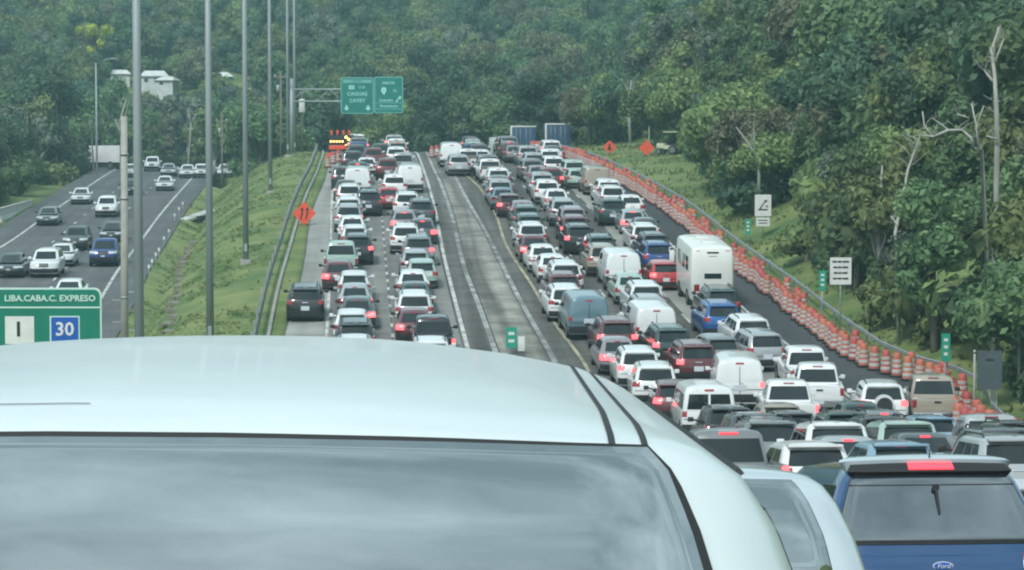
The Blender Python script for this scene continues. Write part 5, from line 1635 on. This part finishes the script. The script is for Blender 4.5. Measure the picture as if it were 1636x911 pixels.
def blocks(x, y, s, w=3.9):
    z = ground(x, y); px = project(x, y, z)[0]
    return any(y < cy_ + 1.5 and y > cy_ - 40 and abs(px - cp) < cr__ + w * s * FPX / y for cp, cy_, cr__ in CLEAR[:10]) or any(y < cy_ + .5 and y > cy_ - 22 and abs(px - cp) < cr__ + 1.0 * s * FPX / y for cp, cy_, cr__ in CLEAR[10:])
cand = [c for c in cand if not (c[1] < 322 and float(XS(c[1])) - 3 < c[0] < float(XE(c[1])) + 3)]
cand = [c for c in cand if not blocks(c[0], c[1], c[2])]
cand = [c for c in cand if not hides(c[0], c[1], ground(c[0], c[1]), c[2])]
def shown(c):
    x, y, s, k = c
    px, row = project(x, y, ground(x, y) + 6 * s)
    return -40 < px < 1676 and row > -40
vis = [c for c in cand if shown(c)]; rest = [c for c in cand if not shown(c)]
vis.sort(key=lambda c: -c[2] / c[1])
single, mass = vis[:292], vis[292:] + rest
used_t = {}
for x, y, s, k in single:
    z = ground(x, y); cr_, tr_ = PROTO[(k, r.randrange(2), 0)]
    n = KINDS[k][2]; zn = zone(x, y, z + 5 * s)
    t = empty({'broad': 'broadleaf_tree', 'tall': 'upright_tree', 'loose': 'open_crowned_tree'}[KINDS[k][0]], (x, y, z - .1), (r.uniform(-.05, .05), r.uniform(-.05, .05), r.uniform(0, 6.28)), f'{n} {zn}', 'tree', f'{n}s {zn}')
    t.scale = (s * r.uniform(.88, 1.15), s * r.uniform(.88, 1.15), s * r.uniform(.9, 1.15))
    obj('crown', cr_, t); obj('trunk', tr_, t)
# the rest of the wood reads as one mass: one object that sets crowns on points
wood = bpy.data.collections.new('wood_crowns')
for i in range(len(KINDS)):
    for v in range(2):
        wood.objects.link(bpy.data.objects.new(f'crown_{i * 2 + v:02d}', PROTO[(i, v, 0)][0]))
for i in range(3): wood.objects.link(bpy.data.objects.new(f'crown_{2 * len(KINDS) + i:02d}', SHR[i][0]))
tops = list(mass) + list(single)
for x, y, s, k in tops:
    if y > 560: continue
    for _ in range(2 if y > 290 else 4):
        xx, yy = x + r.uniform(-3.5, 3.5), y + r.uniform(-3.5, 3.5)
        if yy < 300 and (float(XLl(yy)) - 5 < xx < float(XE(yy)) + bank(yy) + 1.6): continue
        if yy < 300 and xx > 0 and blocks(xx, yy, .9, 1.7): continue
        if yy < 322 and float(XS(yy)) - 3 < xx < float(XE(yy)) + 3: continue
        if yy < 360 and float(XLl(yy)) - 4 < xx < float(XLr(yy)) + 6: continue
        if any(abs(yy - h_[1]) < 4 and abs(xx - h_[0]) < h_[3] * .5 + 1 for h_ in hpos): continue
        mass.append((xx, yy, r.uniform(1.0, 1.9), -1))
P_ = np.array([(x, y, ground(x, y) - .1) for x, y, s, k in mass]); n_ = len(mass)
me = bpy.data.meshes.new('far_wood'); me.vertices.add(n_); me.vertices.foreach_set('co', P_.astype(np.float32).ravel())
for nm, ty_, dat in (('pick', 'INT', np.array([k * 2 + r.randrange(2) if k >= 0 else 2 * len(KINDS) + r.choice((0, 0, 1, 2)) for x, y, s, k in mass], np.int32)), ('turn', 'FLOAT_VECTOR', np.array([(0, 0, r.uniform(0, 6.28)) for _ in mass], np.float32)),
                     ('size', 'FLOAT_VECTOR', np.array([(s * r.uniform(.9, 1.15), s * r.uniform(.9, 1.15), s * r.uniform(.9, 1.15)) for x, y, s, k in mass], np.float32))):
    at_ = me.attributes.new(nm, ty_, 'POINT'); at_.data.foreach_set('value' if ty_ == 'INT' else 'vector', dat.ravel())
fw = obj('far_wood', me, None, kind='stuff', label='mass of small far trees covering the hill beyond the crest')
gt = bpy.data.node_groups.new('crowns_on_points', 'GeometryNodeTree')
gt.interface.new_socket('Geometry', in_out='INPUT', socket_type='NodeSocketGeometry'); gt.interface.new_socket('Geometry', in_out='OUTPUT', socket_type='NodeSocketGeometry')
gi, go = gt.nodes.new('NodeGroupInput'), gt.nodes.new('NodeGroupOutput')
ci = gt.nodes.new('GeometryNodeCollectionInfo'); ci.inputs['Collection'].default_value = wood; ci.inputs['Separate Children'].default_value = True; ci.inputs['Reset Children'].default_value = True
ip = gt.nodes.new('GeometryNodeInstanceOnPoints'); ip.inputs['Pick Instance'].default_value = True
def attr(nm, dt):
    q = gt.nodes.new('GeometryNodeInputNamedAttribute'); q.data_type = dt; q.inputs['Name'].default_value = nm; return q.outputs['Attribute']
gt.links.new(gi.outputs[0], ip.inputs['Points']); gt.links.new(ci.outputs[0], ip.inputs['Instance'])
gt.links.new(attr('pick', 'INT'), ip.inputs['Instance Index']); gt.links.new(attr('turn', 'FLOAT_VECTOR'), ip.inputs['Rotation']); gt.links.new(attr('size', 'FLOAT_VECTOR'), ip.inputs['Scale'])
gt.links.new(ip.outputs[0], go.inputs[0])
md = fw.modifiers.new('crowns', 'NODES'); md.node_group = gt
print('trees', len(single), 'mass', len(mass))
# shrubs along the foot of the right slope
n = 0
Y = 78.0
while Y < 262 and n < 90:
    x = float(XE(Y)) + bank(Y) + 1.0 + r.uniform(-.8, 1.5); y = Y; z = ground(x, y); px = project(x, y, z)[0]
    if px < 1690 and not blocks(x, y, .7, 1.6):
        k = r.randrange(3); s = r.uniform(.5, 1.0)
        zn = 'right of the dark panel' if px > 1560 else 'behind the tall green marker' if px > 1420 else 'by the sign with print lines' if px > 1290 else 'by the slanting arrow sign' if px > 1150 else 'beyond the orange diamond signs'
        lab = f"{('green', 'light green', 'dark green')[k]} shrub at the foot of the wooded slope, {zn}"
        t = empty('shrub', (x, y, z - .1), (0, 0, r.uniform(0, 6.28)), lab, 'shrub', lab.replace('shrub', 'shrubs', 1)); t.scale = (s, s, s * r.uniform(.8, 1.2))
        obj('crown', SHR[k][0], t); obj('trunk', SHR[k][1], t); n += 1
    Y += r.uniform(1.8, 3.2)
# bright yellow flowering tree, upper left
y = 446.0; zc = CAMZ + (PH - 64) * y / FPX; x = x_at(152, y, zc); zg = ground(x, y)
cr_, tr_ = proto('loose', 'yellow', 411)
t = empty('flowering_tree', (x, y, zc - 6.2), (0, 0, 0), 'bright yellow flowering tree above the houses at the upper left', 'tree'); t.scale = (1, 1, 1)
obj('crown', cr_, t); g = G().tube([(0, 0, zg - zc + 5.8), (0, 0, 5)], [.28, .15], 8); g.obj('trunk', 'bark', t, True)
# bare pale trees: trunk and limbs given as points in the picture plane at their distance
def bare(y, trunk, limbs, w0, label, w1=.04):
    w0 *= .8
    def P(p, k=0):
        zc = CAMZ + (PH - p[1]) * y / FPX; return Vector((x_at(p[0], y, zc), y + .6 * math.sin(p[0] * .3 + p[1] * .11) + k, zc))
    b = P(trunk[0]); zg = ground(b.x, y)
    root = empty('bare_tree', (b.x, y, min(zg, b.z) - .2), (0, 0, 0), label, 'tree', None); o = Vector(root.location)
    pts = [P(p) - o for p in trunk]; pts[0].z = 0
    n = len(pts); G().tube(pts, [w0 + (w1 - w0) * i / (n - 1) for i in range(n)], 8).obj('trunk', 'bark_pale', root, True)
    w0 *= .85
    tr = rng(int(trunk[0][0] * 7 + y))
    tw = G()
    def twigs(pl, n_, w_):
        for _ in range(n_):
            i_ = tr.randrange(len(pl) - 1); a_ = pl[i_].lerp(pl[i_ + 1], tr.random()); d_ = Vector((tr.uniform(-1, 1), tr.uniform(-.6, .6), tr.uniform(.1, 1.2))); L_ = tr.uniform(.35, 1.0) * (y / 130)
            m_ = a_ + d_ * L_ * .5 + Vector((tr.uniform(-.1, .1), 0, 0)); e_ = a_ + d_ * L_
            tw.tube([a_, m_, e_], [w_, w_ * .7, w_ * .35], 5)
            tw.tube([m_, m_ + Vector((tr.uniform(-.5, .5), tr.uniform(-.3, .3), tr.uniform(.1, .5))) * L_], [w_ * .6, w_ * .3], 4)
    twigs(pts[n // 2:] if n > 3 else pts, 7, .022)
    for l in limbs:
        q = [P(p, .0) - o for p in l]; m = len(q); twigs(q, 4, .018)
        G().tube(q, [w0 * .55 + (.03 - w0 * .55) * i / (m - 1) for i in range(m)], 6).obj('limb', 'bark_pale', root, True)
    kk = tw.obj('twigs', 'bark_pale', root, True); kk['kind'] = 'stuff'
bare(112, [(1590, 290), (1592, 225), (1588, 170), (1585, 120), (1588, 80), (1596, 45)], [[(1591, 222), (1572, 217)], [(1586, 130), (1576, 112)], [(1588, 100), (1602, 62)], [(1591, 180), (1600, 160)]], .17, 'tall bare pale trunk standing upright near the right edge')
bare(118, [(1584, 285), (1572, 240), (1556, 238), (1549, 220), (1535, 208), (1512, 208), (1488, 218), (1470, 216)], [[(1560, 238), (1556, 200), (1549, 165)], [(1566, 238), (1562, 205), (1570, 170)], [(1512, 208), (1500, 195)], [(1488, 218), (1476, 200), (1474, 178)], [(1549, 188), (1532, 182)]], .12, 'bare pale tree with long crooked limbs reaching left, near the right edge')
bare(124, [(1436, 420), (1428, 370), (1442, 320), (1452, 270), (1466, 235), (1470, 215)], [[(1452, 270), (1460, 255)], [(1432, 360), (1424, 345)]], .11, 'thin bare pale trunk leaning right, above the guardrail right of the print sign')
bare(172, [(1214, 300), (1212, 270), (1205, 245), (1192, 225), (1175, 203)], [[(1205, 245), (1206, 215), (1203, 195)]], .16, 'forked bare pale trunk above the slanting arrow sign')
bare(175, [(1270, 300), (1268, 260), (1264, 225), (1272, 200)], [[(1266, 240), (1258, 228)]], .14, 'straight bare pale trunk right of the forked one')
bare(262, [(1008, 230), (1006, 190), (1006, 150), (1009, 128)], [[(1006, 160), (1012, 140)], [(1006, 150), (998, 136)]], .26, 'pale trunk with dark crown behind the orange diamond signs')
bare(282, [(1114, 165), (1113, 135), (1112, 110), (1112, 90)], [[(1113, 130), (1120, 115)]], .2, 'slim pale trunk high on the slope right of centre')
bare(318, [(193, 255), (194, 220), (192, 195), (200, 160)], [[(193, 215), (184, 190)], [(194, 210), (203, 180), (207, 160)]], .34, 'thick pale bare trunk behind the concrete utility pole')
bare(322, [(297, 252), (303, 220), (305, 195), (300, 175)], [[(305, 200), (312, 182)], [(303, 190), (298, 172)]], .17, 'slender pale bare tree between the first two light poles')
bare(322, [(152, 225), (146, 205), (142, 195)], [[(147, 210), (150, 198)]], .15, 'short slanting pale trunk just left of the thin lamp post')
# houses on the hillside
for i, (x, y, z, w, h, rf) in enumerate(hpos):
    lb = ['white house with red roof highest behind the thickest light pole', 'low white house left of the thickest light pole', 'white house just right of the thickest light pole', 'small white annex right of the house by the thickest pole',
          'long white house behind the second light pole', 'small white house with red roof behind the third light pole', 'long white house high up at the far left', 'house with red roof high on the hill right of the thickest pole'][i]
    o = empty('house', (x, y, z), (0, 0, R((-12, 8, 5, -6, 10, -9, 6, 4)[i])), lb, 'house', 'houses on the far hillside')
    zg = ground(x, y) - z - 1
    G().box(-w / 2, w / 2, -2.2, 2.2, min(-.5, zg), h * .66).obj('wall', 'house_wall', o)
    G().add([(-w / 2 - .3, -2.6, h * .66), (w / 2 + .3, -2.6, h * .66), (w / 2 + .3, 2.6, h * .66), (-w / 2 - .3, 2.6, h * .66), (-w / 2 + .5, 0, h * 1.05), (w / 2 - .5, 0, h * 1.05)],
            [(3, 2, 1, 0), (0, 1, 5, 4), (2, 3, 4, 5), (1, 2, 5), (3, 0, 4)]).obj('roof', 'house_roof_red' if rf == 'red' else 'house_roof', o)
    for q in range(int(w // 1.6)):
        xx = -w / 2 + .8 + q * 1.6
        f = G().box(xx - .38, xx + .38, -2.26, -2.2, h * .22, h * .55).obj('window', 'house_roof', o)
        G().box(xx - .31, xx + .31, -2.27, -2.26, h * .25, h * .52).obj('pane', 'glass', f)
# grass tufts on the median and the verge
rs = np.random.RandomState(5)
V = []; F = []
def tuft(x, y, z, h):
    for b in range(3):
        a = rs.uniform(0, 6.28); w = .05 + .05 * rs.rand(); l = rs.uniform(.1, .35); dx, dy = math.cos(a), math.sin(a); k = len(V)
        V.extend([(x - dy * w, y + dx * w, z - .05), (x + dy * w, y - dx * w, z - .05), (x + dx * l * h + dy * w * .4, y + dy * l * h - dx * w * .4, z + h * .75), (x + dx * l * 1.7 * h, y + dy * l * 1.7 * h, z + h)])
        F.append((k, k + 1, k + 2, k + 3))
for _ in range(2600):
    y = 100 + 185 * rs.rand() ** .9
    if rs.rand() < .12:
        a, b = float(XLr(y)) + 2.4, float(XS(y)) - .3
    else:
        a, b = float(XE(y)) + 2.2, float(XE(y)) + bank(y) + 5
    x = a + (b - a) * rs.rand()
    if hash_noise(x, y, 3.1) < -.25: continue
    verge = x > float(XS(y)); tuft(x, y, ground(x, y), rs.uniform(.12, .3) if verge else rs.uniform(.05, .12))
for _ in range(1500):          # low weeds lying over the grass of the median and the verge
    y = 98 + 175 * rs.rand()
    if rs.rand() < .72: a, b = float(XLr(y)) + 2.6, float(XG(y)) - .3
    else: a, b = float(XE(y)) + 2.2, float(XE(y)) + bank(y) + 3
    x = a + (b - a) * rs.rand()
    if hash_noise(x, y, 4.3) < -.1: continue
    w = rs.uniform(.15, .55)
    for q_ in range(9):
        cx_, cy_ = x + rs.normal() * w, y + rs.normal() * w; z = ground(cx_, cy_) + rs.uniform(.03, .16); an = rs.uniform(0, 6.28); l = rs.uniform(.08, .20); dx, dy = math.cos(an) * l, math.sin(an) * l; k = len(V)
        V.extend([(cx_ - dx, cy_ - dy, z - .03), (cx_ + dy * .5, cy_ - dx * .5, z + rs.uniform(-.02, .06)), (cx_ + dx, cy_ + dy, z + rs.uniform(0, .10)), (cx_ - dy * .5, cy_ + dx * .5, z + rs.uniform(-.02, .06))]); F.append((k, k + 1, k + 2, k + 3))
obj('grass_tufts', np_mesh('grass_tufts', np.array(V), np.array(F), 'grass_blades'), None, kind='stuff', label='short grass tufts on the median and verge')

# ------------------------------------------------------------------ haze
hz = G().box(-420, 420, -25, 1420, -18, 118).obj('haze', 'paint_white')
hz['kind'] = 'stuff'; hz['label'] = 'thin pale haze in the air'
hm = bpy.data.materials.new('haze'); hm.use_nodes = True
t_ = hm.node_tree
for q in list(t_.nodes): t_.nodes.remove(q)
ov = t_.nodes.new('ShaderNodeOutputMaterial'); pv = t_.nodes.new('ShaderNodeVolumePrincipled')
pv.inputs['Color'].default_value = (.55, .92, .95, 1); pv.inputs['Density'].default_value = .00058; pv.inputs['Anisotropy'].default_value = .2
t_.links.new(pv.outputs[0], ov.inputs['Volume'])
hz.data.materials.clear(); hz.data.materials.append(hm)
